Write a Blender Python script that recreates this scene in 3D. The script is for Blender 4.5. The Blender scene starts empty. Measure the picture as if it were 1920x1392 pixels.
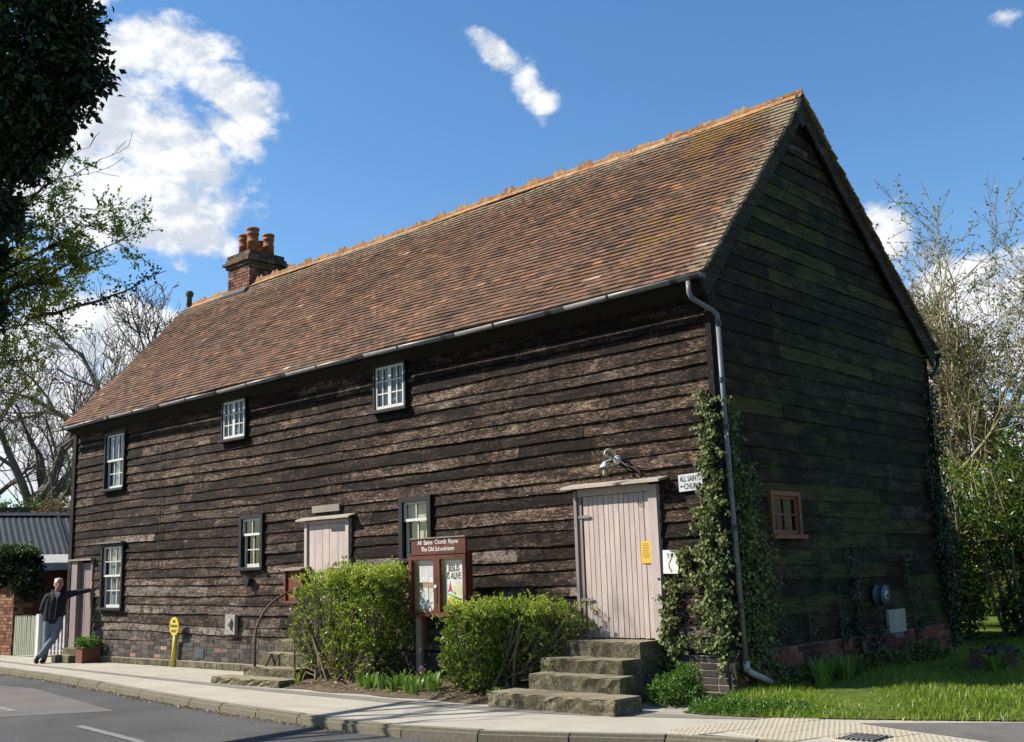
import bpy, bmesh, math, random
import numpy as np
from mathutils import Vector, Matrix, Euler
random.seed(7); rng = np.random.default_rng(11)
R = math.radians
scene = bpy.context.scene
COL = scene.collection

# ------------------------------------------------------------------ camera
cam_d = bpy.data.cameras.new('camera'); cam = bpy.data.objects.new('camera', cam_d); COL.objects.link(cam)
cam_d.sensor_width = 36; cam_d.sensor_fit = 'HORIZONTAL'; cam_d.lens = 37.92
cam_d.clip_start = .1; cam_d.clip_end = 4000
cr, cu, cf = Vector((.73566746, .67663769, -.03090033)), Vector((.14685144, -.1147956, .98247474)), Vector((-.66123222, .72731246, .18381661))
m = Matrix.Identity(4)
for i in range(3):
    m[i][0], m[i][1], m[i][2] = cr[i], cu[i], -cf[i]
m.translation = Vector((6.67187, -10.85651, 1.49760)); cam.matrix_world = m
scene.camera = cam

# ------------------------------------------------------------------ sky, sun, exposure
SUN_TO = Vector((-1.18, -1.0, 1.27)).normalized()
SUN_EL = math.asin(SUN_TO.z); SUN_ROT = math.atan2(SUN_TO.x, SUN_TO.y) % (2*math.pi)
SKY_STRENGTH = .099
world = bpy.data.worlds.new('World'); scene.world = world; world.use_nodes = True
wt = world.node_tree; wt.nodes.clear()
def wn(t, **k):
    n = wt.nodes.new(t)
    for a, b in k.items(): setattr(n, a, b)
    return n
def wmath(op, a, b=None, clamp=False):
    n = wn('ShaderNodeMath', operation=op, use_clamp=clamp)
    for i, v in enumerate((a, b)):
        if v is None: continue
        if isinstance(v, (int, float)): n.inputs[i].default_value = v
        else: wt.links.new(v, n.inputs[i])
    return n.outputs[0]
sky = wn('ShaderNodeTexSky', sky_type='NISHITA', sun_disc=False, sun_elevation=SUN_EL, sun_rotation=SUN_ROT,
         altitude=50, air_density=1.0, dust_density=.35, ozone_density=2.2)
geo = wn('ShaderNodeTexCoord')
# clouds: soft ellipsoids set round the whole sky by direction, broken up with noise
CLOUDS = [((-.8035,.4064,.435),.0742,.0297,-5,1),((-.8284,.4045,.3875),.0593,.0346,0,1),((-.768,.492,.410),.045,.023,25,1.05),
 ((-.8155,.4524,.361),.0791,.0346,15,1),((-.8393,.4421,.3163),.0841,.042,0,1.15),((-.8193,.4873,.302),.0371,.0272,0,1.1),
 ((-.8545,.3913,.3415),.0495,.0643,0,1.15),((-.7779,.5024,.3775),.0346,.0119,20,.9),((-.6022,.6578,.4523),.027,.0105,42,.9),
 ((-.5909,.6899,.4182),.0115,.031,-25,.75),((-.3628,.887,.2857),.0223,.0208,0,.95),((-.3164,.9199,.2317),.0742,.0272,0,1),
 ((-.2998,.9351,.189),.089,.0445,0,1.1),((-.3446,.9254,.1578),.0593,.0396,0,.9),((-.8885,.414,.1979),.0791,.0396,0,1.1),
 ((-.9091,.3944,.1342),.0692,.0742,0,1.15),((-.8608,.4597,.2185),.0297,.0173,0,1),((-.2329,.8718,.4309),.0124,.0089,0,.7),
 ((-.8004,.3709,.4709),.0247,.0124,0,.7),((-.3189,.9442,.0827),.0692,.0445,0,1)]
crnd = random.Random(5)
for k in range(12):                                   # the same kind of broken cloud goes on round the rest of the sky
    az = crnd.uniform(-2.4, 2.4); el = crnd.uniform(.08, .75)
    fw = math.atan2(-cf.x, cf.y)
    a = fw + (math.pi if k % 2 else 0) + az*.5 if abs(az) > 1.5 else fw + math.pi + az
    CLOUDS.append(((-math.sin(a)*math.cos(el), math.cos(a)*math.cos(el), math.sin(el)), crnd.uniform(.05, .13), crnd.uniform(.025, .07), crnd.uniform(-25, 25), crnd.uniform(.8, 1.1)))
dirn = geo.outputs['Generated']
wob = wn('ShaderNodeTexNoise', noise_dimensions='3D'); wob.inputs['Scale'].default_value = 6; wob.inputs['Detail'].default_value = 3
wt.links.new(dirn, wob.inputs['Vector'])
wv = wn('ShaderNodeVectorMath', operation='MULTIPLY_ADD'); wv.inputs[1].default_value = (.07, .07, .07)
wt.links.new(wob.outputs['Color'], wv.inputs[0])
wv2 = wn('ShaderNodeVectorMath', operation='ADD'); wv2.inputs[1].default_value = (-.035, -.035, -.035)
wt.links.new(dirn, wv2.inputs[0]); wt.links.new(wv2.outputs[0], wv.inputs[2])
total = None
for c, su, sv, ang, gain in CLOUDS:
    z = Vector(c).normalized(); x = Vector((0, 0, 1)).cross(z).normalized()*-1; y = z.cross(x)
    y = -y if y.z < 0 else y
    x = y.cross(z)
    x, y = x*math.cos(R(ang)) + y*math.sin(R(ang))*1, y*math.cos(R(ang)) - x*math.sin(R(ang))
    mm = Matrix((x, y, z)).transposed()
    mp = wn('ShaderNodeMapping', vector_type='TEXTURE')
    mp.inputs['Location'].default_value = z; mp.inputs['Rotation'].default_value = mm.to_euler('XYZ'); mp.inputs['Scale'].default_value = (su*1.62, sv*1.6, .4)
    wt.links.new(wv.outputs[0], mp.inputs['Vector'])
    ln = wn('ShaderNodeVectorMath', operation='LENGTH'); wt.links.new(mp.outputs[0], ln.inputs[0])
    b = wmath('MULTIPLY', wmath('SUBTRACT', 1.0, ln.outputs['Value'], True), gain)
    total = b if total is None else wmath('SMOOTH_MAX' if False else 'MAXIMUM', total, b)
fb = wn('ShaderNodeTexNoise', noise_dimensions='3D'); fb.inputs['Scale'].default_value = 17; fb.inputs['Detail'].default_value = 9; fb.inputs['Roughness'].default_value = .62
mpz = wn('ShaderNodeMapping'); mpz.inputs['Scale'].default_value = (1, 1, 1.5); wt.links.new(dirn, mpz.inputs['Vector']); wt.links.new(mpz.outputs[0], fb.inputs['Vector'])
dens = wmath('ADD', total, wmath('MULTIPLY', wmath('SUBTRACT', fb.outputs['Fac'], .5), 1.85))
mr = wn('ShaderNodeMapRange', interpolation_type='SMOOTHSTEP'); mr.inputs['From Min'].default_value = .16; mr.inputs['From Max'].default_value = .64
wt.links.new(dens, mr.inputs['Value'])
has = wmath('MULTIPLY', mr.outputs[0], wmath('MULTIPLY', total, 6.0, True))
sh = wn('ShaderNodeTexNoise'); sh.inputs['Scale'].default_value = 9; sh.inputs['Detail'].default_value = 5
wt.links.new(dirn, sh.inputs['Vector'])
cc = wn('ShaderNodeValToRGB')
cc.color_ramp.elements[0].position = .40; cc.color_ramp.elements[0].color = (3.7, 4.05, 4.55, 1)
cc.color_ramp.elements[1].position = .56; cc.color_ramp.elements[1].color = (5.5, 5.6, 5.75, 1)
fb2 = wn('ShaderNodeTexNoise', noise_dimensions='3D'); fb2.inputs['Scale'].default_value = 17; fb2.inputs['Detail'].default_value = 5; fb2.inputs['Roughness'].default_value = .55
mp2 = wn('ShaderNodeMapping'); mp2.inputs['Scale'].default_value = (1, 1, 1.5); mp2.inputs['Location'].default_value = SUN_TO*.018
wt.links.new(dirn, mp2.inputs['Vector']); wt.links.new(mp2.outputs[0], fb2.inputs['Vector'])
lit = wmath('ADD', wmath('MULTIPLY', wmath('SUBTRACT', fb.outputs['Fac'], fb2.outputs['Fac']), 1.1), wmath('ADD', wmath('MULTIPLY', sh.outputs['Fac'], .5), .25))
wt.links.new(lit, cc.inputs['Fac'])
skc = wn('ShaderNodeHueSaturation'); skc.inputs['Saturation'].default_value = 1.22; skc.inputs['Value'].default_value = 1.0
wt.links.new(sky.outputs[0], skc.inputs['Color'])
mx = wn('ShaderNodeMix', data_type='RGBA')
wt.links.new(has, mx.inputs[0]); wt.links.new(skc.outputs[0], mx.inputs[6]); wt.links.new(cc.outputs[0], mx.inputs[7])
bg = wn('ShaderNodeBackground'); bg.inputs['Strength'].default_value = SKY_STRENGTH
wo = wn('ShaderNodeOutputWorld'); wt.links.new(mx.outputs[2], bg.inputs['Color']); wt.links.new(bg.outputs[0], wo.inputs['Surface'])

sun_d = bpy.data.lights.new('sun', 'SUN'); sun_d.energy = 5.0; sun_d.angle = R(.53); sun_d.color = (1, .93, .82)
sun = bpy.data.objects.new('sun', sun_d); COL.objects.link(sun); sun.rotation_euler = (-SUN_TO).to_track_quat('-Z', 'Y').to_euler()
scene.view_settings.view_transform = 'Standard'; scene.view_settings.look = 'None'
scene.view_settings.gamma = 1; scene.view_settings.use_curve_mapping = False; scene.view_settings.exposure = .88
scene.render.engine = 'CYCLES'
scene.cycles.max_bounces = 8; scene.cycles.transparent_max_bounces = 16
scene.cycles.use_denoising = True
scene.cycles.caustics_reflective = False; scene.cycles.caustics_refractive = False

# ------------------------------------------------------------------ object helpers
ORG = {}
def fin(o, label=None, cat=None, group=None, kind=None, **props):
    if label: o['label'] = label
    if cat: o['category'] = cat
    if group: o['group'] = group
    if kind: o['kind'] = kind
    for k, v in props.items(): o[k] = v
    return o
def thing(name, loc, label, cat, group=None):
    o = bpy.data.objects.new(name, None); COL.objects.link(o); o.location = loc; o.empty_display_size = .1
    ORG[o] = Vector(loc); return fin(o, label, cat, group)
def node(name, parent, **props):                 # an empty that is a part
    o = bpy.data.objects.new(name, None); COL.objects.link(o); o.parent = parent; ORG[o] = ORG[parent]
    return fin(o, **props)
def link(name, me, parent=None, **props):        # mesh in local coords of parent
    o = bpy.data.objects.new(name, me); COL.objects.link(o)
    if parent is not None: o.parent = parent; ORG[o] = ORG[parent]
    else: ORG[o] = Vector((0, 0, 0))
    return fin(o, **props)
class MB:
    """collects faces in world coordinates"""
    def __init__(s): s.v = []; s.f = []
    def add(s, vs, fs):
        b = len(s.v); s.v += [tuple(p) for p in vs]; s.f += [tuple(i+b for i in f) for f in fs]; return s
    def box(s, a, b, rot=None, piv=None):
        x0, y0, z0 = a; x1, y1, z1 = b
        vs = [Vector(p) for p in ((x0,y0,z0),(x1,y0,z0),(x1,y1,z0),(x0,y1,z0),(x0,y0,z1),(x1,y0,z1),(x1,y1,z1),(x0,y1,z1))]
        if rot is not None:
            p = Vector(piv) if piv is not None else (Vector(a)+Vector(b))/2
            vs = [p + rot @ (q-p) for q in vs]
        return s.add(vs, [(0,3,2,1),(4,5,6,7),(0,1,5,4),(1,2,6,5),(2,3,7,6),(3,0,4,7)])
    def prism(s, poly, d):                       # extrude polygon (list of 3d) by vector d
        n = len(poly); d = Vector(d); a = [Vector(p) for p in poly]
        return s.add(a + [p+d for p in a], [tuple(range(n))[::-1], tuple(range(n, 2*n))] + [(i, (i+1) % n, n+(i+1) % n, n+i) for i in range(n)])
    def tube(s, pts, rad, k=8, cap=True):
        pts = [Vector(p) for p in pts]; n = len(pts)
        rad = [rad]*n if isinstance(rad, (int, float)) else rad
        vs = []; up = None
        for i, p in enumerate(pts):
            t = (pts[min(i+1, n-1)] - pts[max(i-1, 0)]).normalized()
            if up is None:
                up = t.orthogonal().normalized()
            up = (up - t*up.dot(t)); up = up.normalized() if up.length > 1e-5 else t.orthogonal().normalized()
            w = t.cross(up)
            for j in range(k):
                a = 2*math.pi*j/k; vs.append(p + (up*math.cos(a) + w*math.sin(a))*rad[i])
        fs = [(i*k+j, i*k+(j+1) % k, (i+1)*k+(j+1) % k, (i+1)*k+j) for i in range(n-1) for j in range(k)]
        if cap: fs += [tuple(range(k))[::-1], tuple((n-1)*k+j for j in range(k))]
        return s.add(vs, fs)
    def lathe(s, c, prof, k=16, axis='z'):       # prof: (r, h)
        c = Vector(c); vs = []
        for r, h in prof:
            for j in range(k):
                a = 2*math.pi*j/k; x, y = r*math.cos(a), r*math.sin(a)
                vs.append(c + (Vector((x, y, h)) if axis == 'z' else Vector((x, -h, y)) if axis == 'y' else Vector((h, x, y))))
        n = len(prof)
        fs = [(i*k+j, i*k+(j+1) % k, (i+1)*k+(j+1) % k, (i+1)*k+j) for i in range(n-1) for j in range(k)]
        fs += [tuple(range(k))[::-1], tuple((n-1)*k+j for j in range(k))]
        return s.add(vs, fs)
    def ball(s, c, r, k=10, m=7):
        r = (r, r, r) if isinstance(r, (int, float)) else r
        c = Vector(c); vs = [c + Vector((0, 0, -r[2]))]
        for i in range(1, m):
            t = math.pi*i/m
            for j in range(k):
                a = 2*math.pi*j/k; vs.append(c + Vector((r[0]*math.sin(t)*math.cos(a), r[1]*math.sin(t)*math.sin(a), -r[2]*math.cos(t))))
        vs.append(c + Vector((0, 0, r[2]))); e = len(vs)-1
        fs = [(0, 1+(j+1) % k, 1+j) for j in range(k)]
        fs += [(1+i*k+j, 1+i*k+(j+1) % k, 1+(i+1)*k+(j+1) % k, 1+(i+1)*k+j) for i in range(m-2) for j in range(k)]
        fs += [(1+(m-2)*k+j, 1+(m-2)*k+(j+1) % k, e) for j in range(k)]
        return s.add(vs, fs)
    def mesh(s, name, mat, smooth=False, org=Vector((0, 0, 0))):
        me = bpy.data.meshes.new(name); o = org
        me.from_pydata([(p[0]-o[0], p[1]-o[1], p[2]-o[2]) for p in s.v], [], s.f)
        if mat: me.materials.append(mat)
        if smooth: me.polygons.foreach_set('use_smooth', [True]*len(me.polygons))
        me.update(); return me
    def build(s, name, mat, parent=None, smooth=False, bevel=0, **props):
        me = s.mesh(name, mat, smooth, ORG[parent] if parent is not None else Vector((0, 0, 0)))
        if bevel:
            bm = bmesh.new(); bm.from_mesh(me)
            bmesh.ops.bevel(bm, geom=[e for e in bm.edges if e.calc_face_angle(0) > .5], offset=bevel, segments=1, affect='EDGES', clamp_overlap=True)
            bm.to_mesh(me); bm.free()
        return link(name, me, parent, **props)
def npmesh(name, V, F, mat, org=None, smooth=False, attr=None):
    """V (n,3), F (m,k) equal-size polygons"""
    V = np.asarray(V, np.float32); F = np.asarray(F, np.int32)
    if org is not None: V = V - np.array(org, np.float32)
    me = bpy.data.meshes.new(name); k = F.shape[1]
    me.vertices.add(len(V)); me.vertices.foreach_set('co', V.ravel())
    me.loops.add(F.size); me.loops.foreach_set('vertex_index', F.ravel())
    me.polygons.add(len(F)); me.polygons.foreach_set('loop_start', np.arange(0, F.size, k, dtype=np.int32))
    me.polygons.foreach_set('loop_total', np.full(len(F), k, np.int32))
    me.polygons.foreach_set('use_smooth', np.full(len(F), smooth, bool))
    if attr is not None:
        a = me.attributes.new('tint', 'FLOAT', 'POINT'); a.data.foreach_set('value', np.asarray(attr, np.float32))
    me.materials.append(mat); me.update(calc_edges=True); me.validate(); return me

# ------------------------------------------------------------------ materials
ALB = .68                                             # one exposure-matched scale on all base colours
KEEP = {'shade_tarred_board': 1.25, 'clay_tile': .74, 'weathered_board': .67, 'ridge_clay': .70, 'dim_reflection_glass': 1, 'barge_wood': 1.1, 'panel_grey': 1.1, 'slate_plastic': 1.1, 'red_brick': .95, 'laurel_leaf': .95, 'dark_ivy_leaf': .9, 'spring_leaf': 1.0, 'ivy_leaf': 1.0, 'bush_leaf': 1.1, 'sunlit_new_growth_leaf': .95, 'hedge_leaf': .85, 'grass_blade': .85, 'lawn': .9, 'weed_leaf': 1.05, 'bulb_leaf': 1.2, 'orange_brown_wood': .62, 'pipe_grey': .9}
class NT:
    def __init__(s, name):
        s.k = KEEP.get(name, ALB)
        s.m = bpy.data.materials.new(name); s.m.use_nodes = True; s.t = s.m.node_tree; s.t.nodes.clear()
        s.out = s.n('ShaderNodeOutputMaterial')
    def n(s, t, **k):
        q = s.t.nodes.new(t)
        for a, b in k.items(): setattr(q, a, b)
        return q
    def set(s, sock, v):
        if isinstance(v, bpy.types.NodeSocket): s.t.links.new(v, sock)
        else: sock.default_value = v if not isinstance(v, tuple) or len(v) == len(sock.default_value) else (*v, 1)
    def math(s, op, a, b=0., clamp=False):
        q = s.n('ShaderNodeMath', operation=op, use_clamp=clamp); s.set(q.inputs[0], a); s.set(q.inputs[1], b); return q.outputs[0]
    def attr(s, name, typ='OBJECT'):
        return s.n('ShaderNodeAttribute', attribute_type=typ, attribute_name=name).outputs['Fac']
    def pos(s): return s.n('ShaderNodeNewGeometry').outputs['Position']
    def vec(s, v, scale=(1, 1, 1), off=None):
        q = s.n('ShaderNodeVectorMath', operation='MULTIPLY'); s.set(q.inputs[0], v); q.inputs[1].default_value = scale
        if off is None: return q.outputs[0]
        a = s.n('ShaderNodeVectorMath', operation='ADD'); s.set(a.inputs[0], q.outputs[0]); s.set(a.inputs[1], off); return a.outputs[0]
    def noise(s, v, scale=1., detail=4., rough=.55, dist=0.):
        q = s.n('ShaderNodeTexNoise'); s.set(q.inputs['Vector'], v); q.inputs['Scale'].default_value = scale
        q.inputs['Detail'].default_value = detail; q.inputs['Roughness'].default_value = rough; q.inputs['Distortion'].default_value = dist
        return q.outputs['Fac']
    def ramp(s, fac, stops, interp='LINEAR'):
        q = s.n('ShaderNodeValToRGB'); q.color_ramp.interpolation = interp; e = q.color_ramp.elements
        while len(e) < len(stops): e.new(.5)
        for i, (p, c) in enumerate(stops):
            e[i].position = p; e[i].color = (c, c, c, 1) if isinstance(c, (int, float)) else (*c, 1)
        s.set(q.inputs['Fac'], fac); return q.outputs['Color']
    def step(s, v, a, b):
        q = s.n('ShaderNodeMapRange', interpolation_type='SMOOTHSTEP'); s.set(q.inputs['Value'], v)
        q.inputs['From Min'].default_value = a; q.inputs['From Max'].default_value = b; return q.outputs[0]
    def mix(s, f, a, b, blend='MIX'):
        q = s.n('ShaderNodeMix', data_type='RGBA', blend_type=blend); s.set(q.inputs[0], f); s.set(q.inputs[6], a); s.set(q.inputs[7], b); return q.outputs[2]
    def bump(s, h, strength=.5, dist=.01):
        q = s.n('ShaderNodeBump'); q.inputs['Strength'].default_value = strength; q.inputs['Distance'].default_value = dist; s.set(q.inputs['Height'], h); return q.outputs[0]
    def bsdf(s, col, rough=.7, bump=None, metal=0., spec=.5, **k):
        q = s.n('ShaderNodeBsdfPrincipled'); s.set(q.inputs['Base Color'], s.mix(1., col, (s.k,)*3, 'MULTIPLY')); s.set(q.inputs['Roughness'], rough)
        q.inputs['Metallic'].default_value = metal; q.inputs['Specular IOR Level'].default_value = spec
        if bump is not None: s.set(q.inputs['Normal'], bump)
        s.last = q; s.t.links.new(q.outputs[0], s.out.inputs['Surface']); return s.m
    def surf(s, shader): s.t.links.new(shader, s.out.inputs['Surface']); return s.m

def simple(name, col, rough=.6, var=.25, scale=8, bump=.15, metal=0., spec=.4, bd=.004):
    t = NT(name); p = t.pos(); f = t.noise(p, scale, 6, .6); g = t.noise(p, scale*9, 4, .6)
    mixf = t.math('ADD', t.math('MULTIPLY', f, .7), t.math('MULTIPLY', g, .3))
    lo = tuple(c*(1-var) for c in col); hi = tuple(min(1, c*(1+var)) for c in col)
    return t.bsdf(t.ramp(mixf, [(.3, lo), (.7, hi)]), rough, t.bump(mixf, bump, bd), metal, spec)

def wood(name, axis, dark, mid, pale, mossy=False, rough=.85):
    """weathered stained boards; object attributes tint (which board), grey (bleaching), moss"""
    t = NT(name); p = t.pos(); tint = t.attr('tint'); grey = t.attr('grey')
    off = t.n('ShaderNodeCombineXYZ')
    for i, k in enumerate((37.3, 17.1, 51.7)): t.set(off.inputs[i], t.math('MULTIPLY', tint, k))
    al, ac = 1.0, 9.0
    def sc(a, b): return (a, b, b) if axis == 'x' else (b, a, b) if axis == 'y' else (b, b, a)
    patch = t.noise(t.vec(p, sc(.95, 4.8), off.outputs[0]), 1., 6, .68, .6)
    streak = t.noise(t.vec(p, sc(2.0, 42), off.outputs[0]), 1., 7, .68, .3)
    fleck = t.noise(t.vec(p, sc(17, 80), off.outputs[0]), 1., 4, .75)
    a = t.math('ADD', t.math('MULTIPLY', patch, .62), t.math('MULTIPLY', streak, .30))
    a = t.math('ADD', a, t.math('MULTIPLY', t.math('SUBTRACT', fleck, .5), 1.05))
    a = t.math('ADD', a, t.math('MULTIPLY', t.math('SUBTRACT', tint, .5), .16))
    col = t.ramp(a, [(.38, dark), (.475, tuple(x*.6+y*.4 for x, y in zip(dark, mid))), (.56, mid), (.72, pale)])
    gs = .35 if mossy else 1.
    gcol = t.ramp(a, [(.32, tuple(c*1.7 for c in dark)), (.5, (.165*gs, .13*gs, .10*gs)), (.68, (.36*gs, .31*gs, .255*gs))])
    gm = t.step(t.math('ADD', t.math('MULTIPLY', grey, 1.1), t.math('MULTIPLY', t.math('SUBTRACT', patch, .5), 1.3)), .35, .95)
    col = t.mix(gm, col, gcol)
    # dark smears of old tar
    smear = t.noise(t.vec(p, sc(5.0, 7.5), off.outputs[0]), 1., 5, .7, .9)
    col = t.mix(t.math('MULTIPLY', t.step(smear, .49, .61), .78), col, tuple(c*.9 for c in dark))
    if mossy:
        moss = t.attr('moss')
        mn = t.noise(t.vec(p, sc(2.0, 6)), 1., 6, .7)
        mf = t.step(t.math('ADD', t.math('MULTIPLY', mn, 1.5), t.math('MULTIPLY', moss, .42)), .80, 1.22)
        mcol = t.ramp(t.math('ADD', t.math('MULTIPLY', streak, .5), t.math('MULTIPLY', fleck, .5)), [(.38, (.012, .0115, .005)), (.6, (.075, .068, .020))])
        col = t.mix(t.math('MULTIPLY', mf, .85), col, mcol)
        sp = t.noise(t.vec(p, (20, 20, 20)), 1., 3, .7)
        sm = t.math('MULTIPLY', t.step(sp, .66, .73), t.step(mn, .4, .62))
        col = t.mix(t.math('MULTIPLY', sm, .7), col, (.10, .095, .025))
    h = t.math('ADD', t.math('MULTIPLY', streak, .6), t.math('MULTIPLY', fleck, .5))
    return t.bsdf(col, rough, t.bump(h, .9, .012), 0, .12)

M = {}
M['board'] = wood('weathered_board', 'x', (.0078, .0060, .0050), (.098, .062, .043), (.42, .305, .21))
M['gable_board'] = wood('shade_tarred_board', 'y', (.0105, .0078, .0048), (.021, .0160, .0100), (.085, .070, .045), True)  # tar and moss tones, lowered further to carry the gable's shade
M['barge'] = wood('barge_wood', 'y', (.018, .015, .013), (.065, .053, .047), (.30, .26, .235), True)
M['black_paint'] = simple('black_paint', (.016, .0155, .0155), .6, .5, 12, .3, spec=.25)
M['white_paint'] = simple('white_paint', (.72, .71, .66), .45, .16, 14, .15)
M['black_wood'] = wood('black_wood', 'z', (.016, .015, .016), (.045, .038, .034), (.15, .12, .10))

def door_mat(name, base, worn):
    t = NT(name); p = t.pos(); tint = t.attr('tint')
    off = t.n('ShaderNodeCombineXYZ'); t.set(off.inputs[0], t.math('MULTIPLY', tint, 31.)); t.set(off.inputs[2], t.math('MULTIPLY', tint, 13.))
    st = t.noise(t.vec(p, (45, 45, 3.0), off.outputs[0]), 1., 5, .65); fl = t.noise(t.vec(p, (16, 16, 5), off.outputs[0]), 1., 6, .75)
    low = t.noise(t.vec(p, (3, 3, 1.2), off.outputs[0]), 1., 4)
    col = t.ramp(t.math('ADD', t.math('MULTIPLY', st, .4), t.math('MULTIPLY', low, .6)), [(.3, tuple(c*.74 for c in base)), (.65, tuple(c*1.12 for c in base))])
    col = t.mix(t.math('MULTIPLY', t.step(t.noise(t.vec(p, (5, 5, 1.6), off.outputs[0]), 1., 7, .75), .52, .70), .38), col, tuple(c*.5 for c in base))
    chips = t.math('MULTIPLY', t.step(fl, .63, .67), t.step(st, .40, .55))
    col = t.mix(t.math('MULTIPLY', chips, .8), col, worn)
    return t.bsdf(col, .65, t.bump(st, .35, .004), 0, .3)
M['pink_door'] = door_mat('pink_door_paint', (.58, .475, .43), (.14, .115, .10))
M['mauve_door'] = door_mat('mauve_door_paint', (.30, .235, .225), (.10, .085, .08))
M['pale_green'] = door_mat('pale_green_paint', (.52, .55, .40), (.2, .2, .15))
M['white_picket'] = door_mat('white_picket_paint', (.76, .72, .74), (.4, .38, .35))
M['mahogany'] = door_mat('mahogany_stain', (.135, .036, .018), (.05, .018, .012))
M['box_red'] = door_mat('post_box_red', (.17, .035, .02), (.05, .02, .015))
M['raw_wood'] = door_mat('orange_brown_wood', (.30, .115, .055), (.10, .04, .02))
M['grey_wood'] = door_mat('silvery_wood', (.30, .26, .20), (.12, .10, .08))
M['hood_wood'] = door_mat('pale_hood_wood', (.46, .41, .33), (.14, .12, .10))
M['planter'] = door_mat('planter_wood', (.20, .075, .05), (.08, .04, .03))

def tile_mat():
    t = NT('clay_tile'); p = t.pos()
    ti = t.math('ADD', t.attr('tint', 'GEOMETRY'), t.attr('tint', 'OBJECT'))
    n = t.noise(p, 9, 6, .7); f = t.noise(p, 60, 4, .7); big = t.noise(p, .8, 4, .6)
    k = t.math('ADD', ti, t.math('MULTIPLY', t.math('SUBTRACT', big, .5), .5))
    col = t.ramp(k, [(0., (.085, .056, .042)), (.30, (.158, .092, .060)), (.62, (.222, .120, .071)), (.84, (.27, .138, .080)), (.94, (.38, .18, .09)), (1., (.50, .40, .30))])
    col = t.mix(t.step(n, .5, .75), col, t.mix(.45, col, (.10, .085, .07)))
    sx = t.n('ShaderNodeSeparateXYZ'); t.set(sx.inputs[0], p); x, z = sx.outputs[0], sx.outputs[2]
    ridge = t.step(z, 7.3, 7.95); verge = t.step(x, -.42, .05)
    lich = t.step(t.math('ADD', t.math('MULTIPLY', t.noise(p, 16, 6, .75), 1.), t.math('MULTIPLY', t.math('ADD', ridge, t.math('MULTIPLY', verge, 1.0)), .20)), .62, .78)
    col = t.mix(t.math('MULTIPLY', lich, .75), col, t.ramp(f, [(.35, (.20, .165, .11)), (.65, (.52, .46, .32))]))
    band = t.math('MULTIPLY', t.step(x, -2.3, -1.0), t.math('SUBTRACT', 1., t.step(x, -.55, -.15)))
    mm = t.math('ADD', t.math('MULTIPLY', t.noise(p, 3.2, 7, .75), 1.), t.math('ADD', t.math('MULTIPLY', band, .20), t.math('MULTIPLY', t.step(z, 6.7, 7.9), .10)))
    moss = t.step(mm, .69, .80)
    col = t.mix(t.math('MULTIPLY', moss, .85), col, t.ramp(f, [(.35, (.09, .055, .016)), (.62, (.33, .185, .045))]))
    return t.bsdf(col, .9, t.bump(t.math('ADD', f, n), .8, .008), 0, .2)
M['tile'] = tile_mat()
def ridge_mat():
    t = NT('ridge_clay'); p = t.pos(); f = t.noise(p, 40, 5, .7); n = t.noise(p, 7, 5, .7)
    k = t.math('ADD', t.math('MULTIPLY', n, .7), t.math('MULTIPLY', t.attr('tint'), .35))
    col = t.ramp(k, [(.3, (.27, .11, .04)), (.6, (.42, .19, .07)), (.85, (.47, .33, .18))])
    col = t.mix(t.math('MULTIPLY', t.step(t.noise(p, 14, 6, .75), .47, .60), .8), col, (.44, .37, .24))
    return t.bsdf(col, .9, t.bump(f, .6, .006), 0, .2)
M['ridge'] = ridge_mat()

def brick_mat(name, stops, moss=0.):
    t = NT(name); p = t.pos(); f = t.noise(p, 55, 5, .7); n = t.noise(p, 12, 5, .65)
    ti = t.math('ADD', t.attr('tint'), t.math('MULTIPLY', t.math('SUBTRACT', n, .5), .35))
    col = t.ramp(ti, stops); col = t.mix(t.step(f, .55, .75), col, t.mix(.5, col, (.02, .02, .02)))
    if moss: col = t.mix(t.math('MULTIPLY', t.step(t.noise(p, 6, 6, .7), .5, .7), moss), col, (.12, .115, .055))
    return t.bsdf(col, .9, t.bump(t.math('ADD', f, n), .6, .006), 0, .2)
M['brick_plinth'] = brick_mat('plinth_brick', [(0, (.055, .05, .048)), (.45, (.115, .10, .088)), (.78, (.16, .12, .095)), (.9, (.30, .12, .07)), (1, (.42, .33, .25))])
M['brick_red'] = brick_mat('red_brick', [(0, (.035, .018, .014)), (.4, (.10, .036, .022)), (.8, (.17, .055, .032)), (1, (.20, .11, .07))])
M['brick_chimney'] = brick_mat('chimney_brick', [(0, (.05, .035, .03)), (.35, (.16, .075, .055)), (.8, (.30, .135, .09)), (1, (.40, .24, .18))], .25)
M['brick_corbel'] = brick_mat('corbel_brick', [(0, (.045, .038, .028)), (.5, (.12, .085, .055)), (1, (.24, .15, .10))], .75)
M['brick_pier'] = brick_mat('pier_brick', [(0, (.12, .045, .028)), (.5, (.25, .095, .05)), (1, (.34, .20, .12))])
M['mortar'] = simple('mortar', (.36, .32, .25), .95, .35, 9, .5)
M['mortar_dark'] = simple('mortar_dark', (.13, .11, .095), .95, .35, 9, .5)

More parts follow.
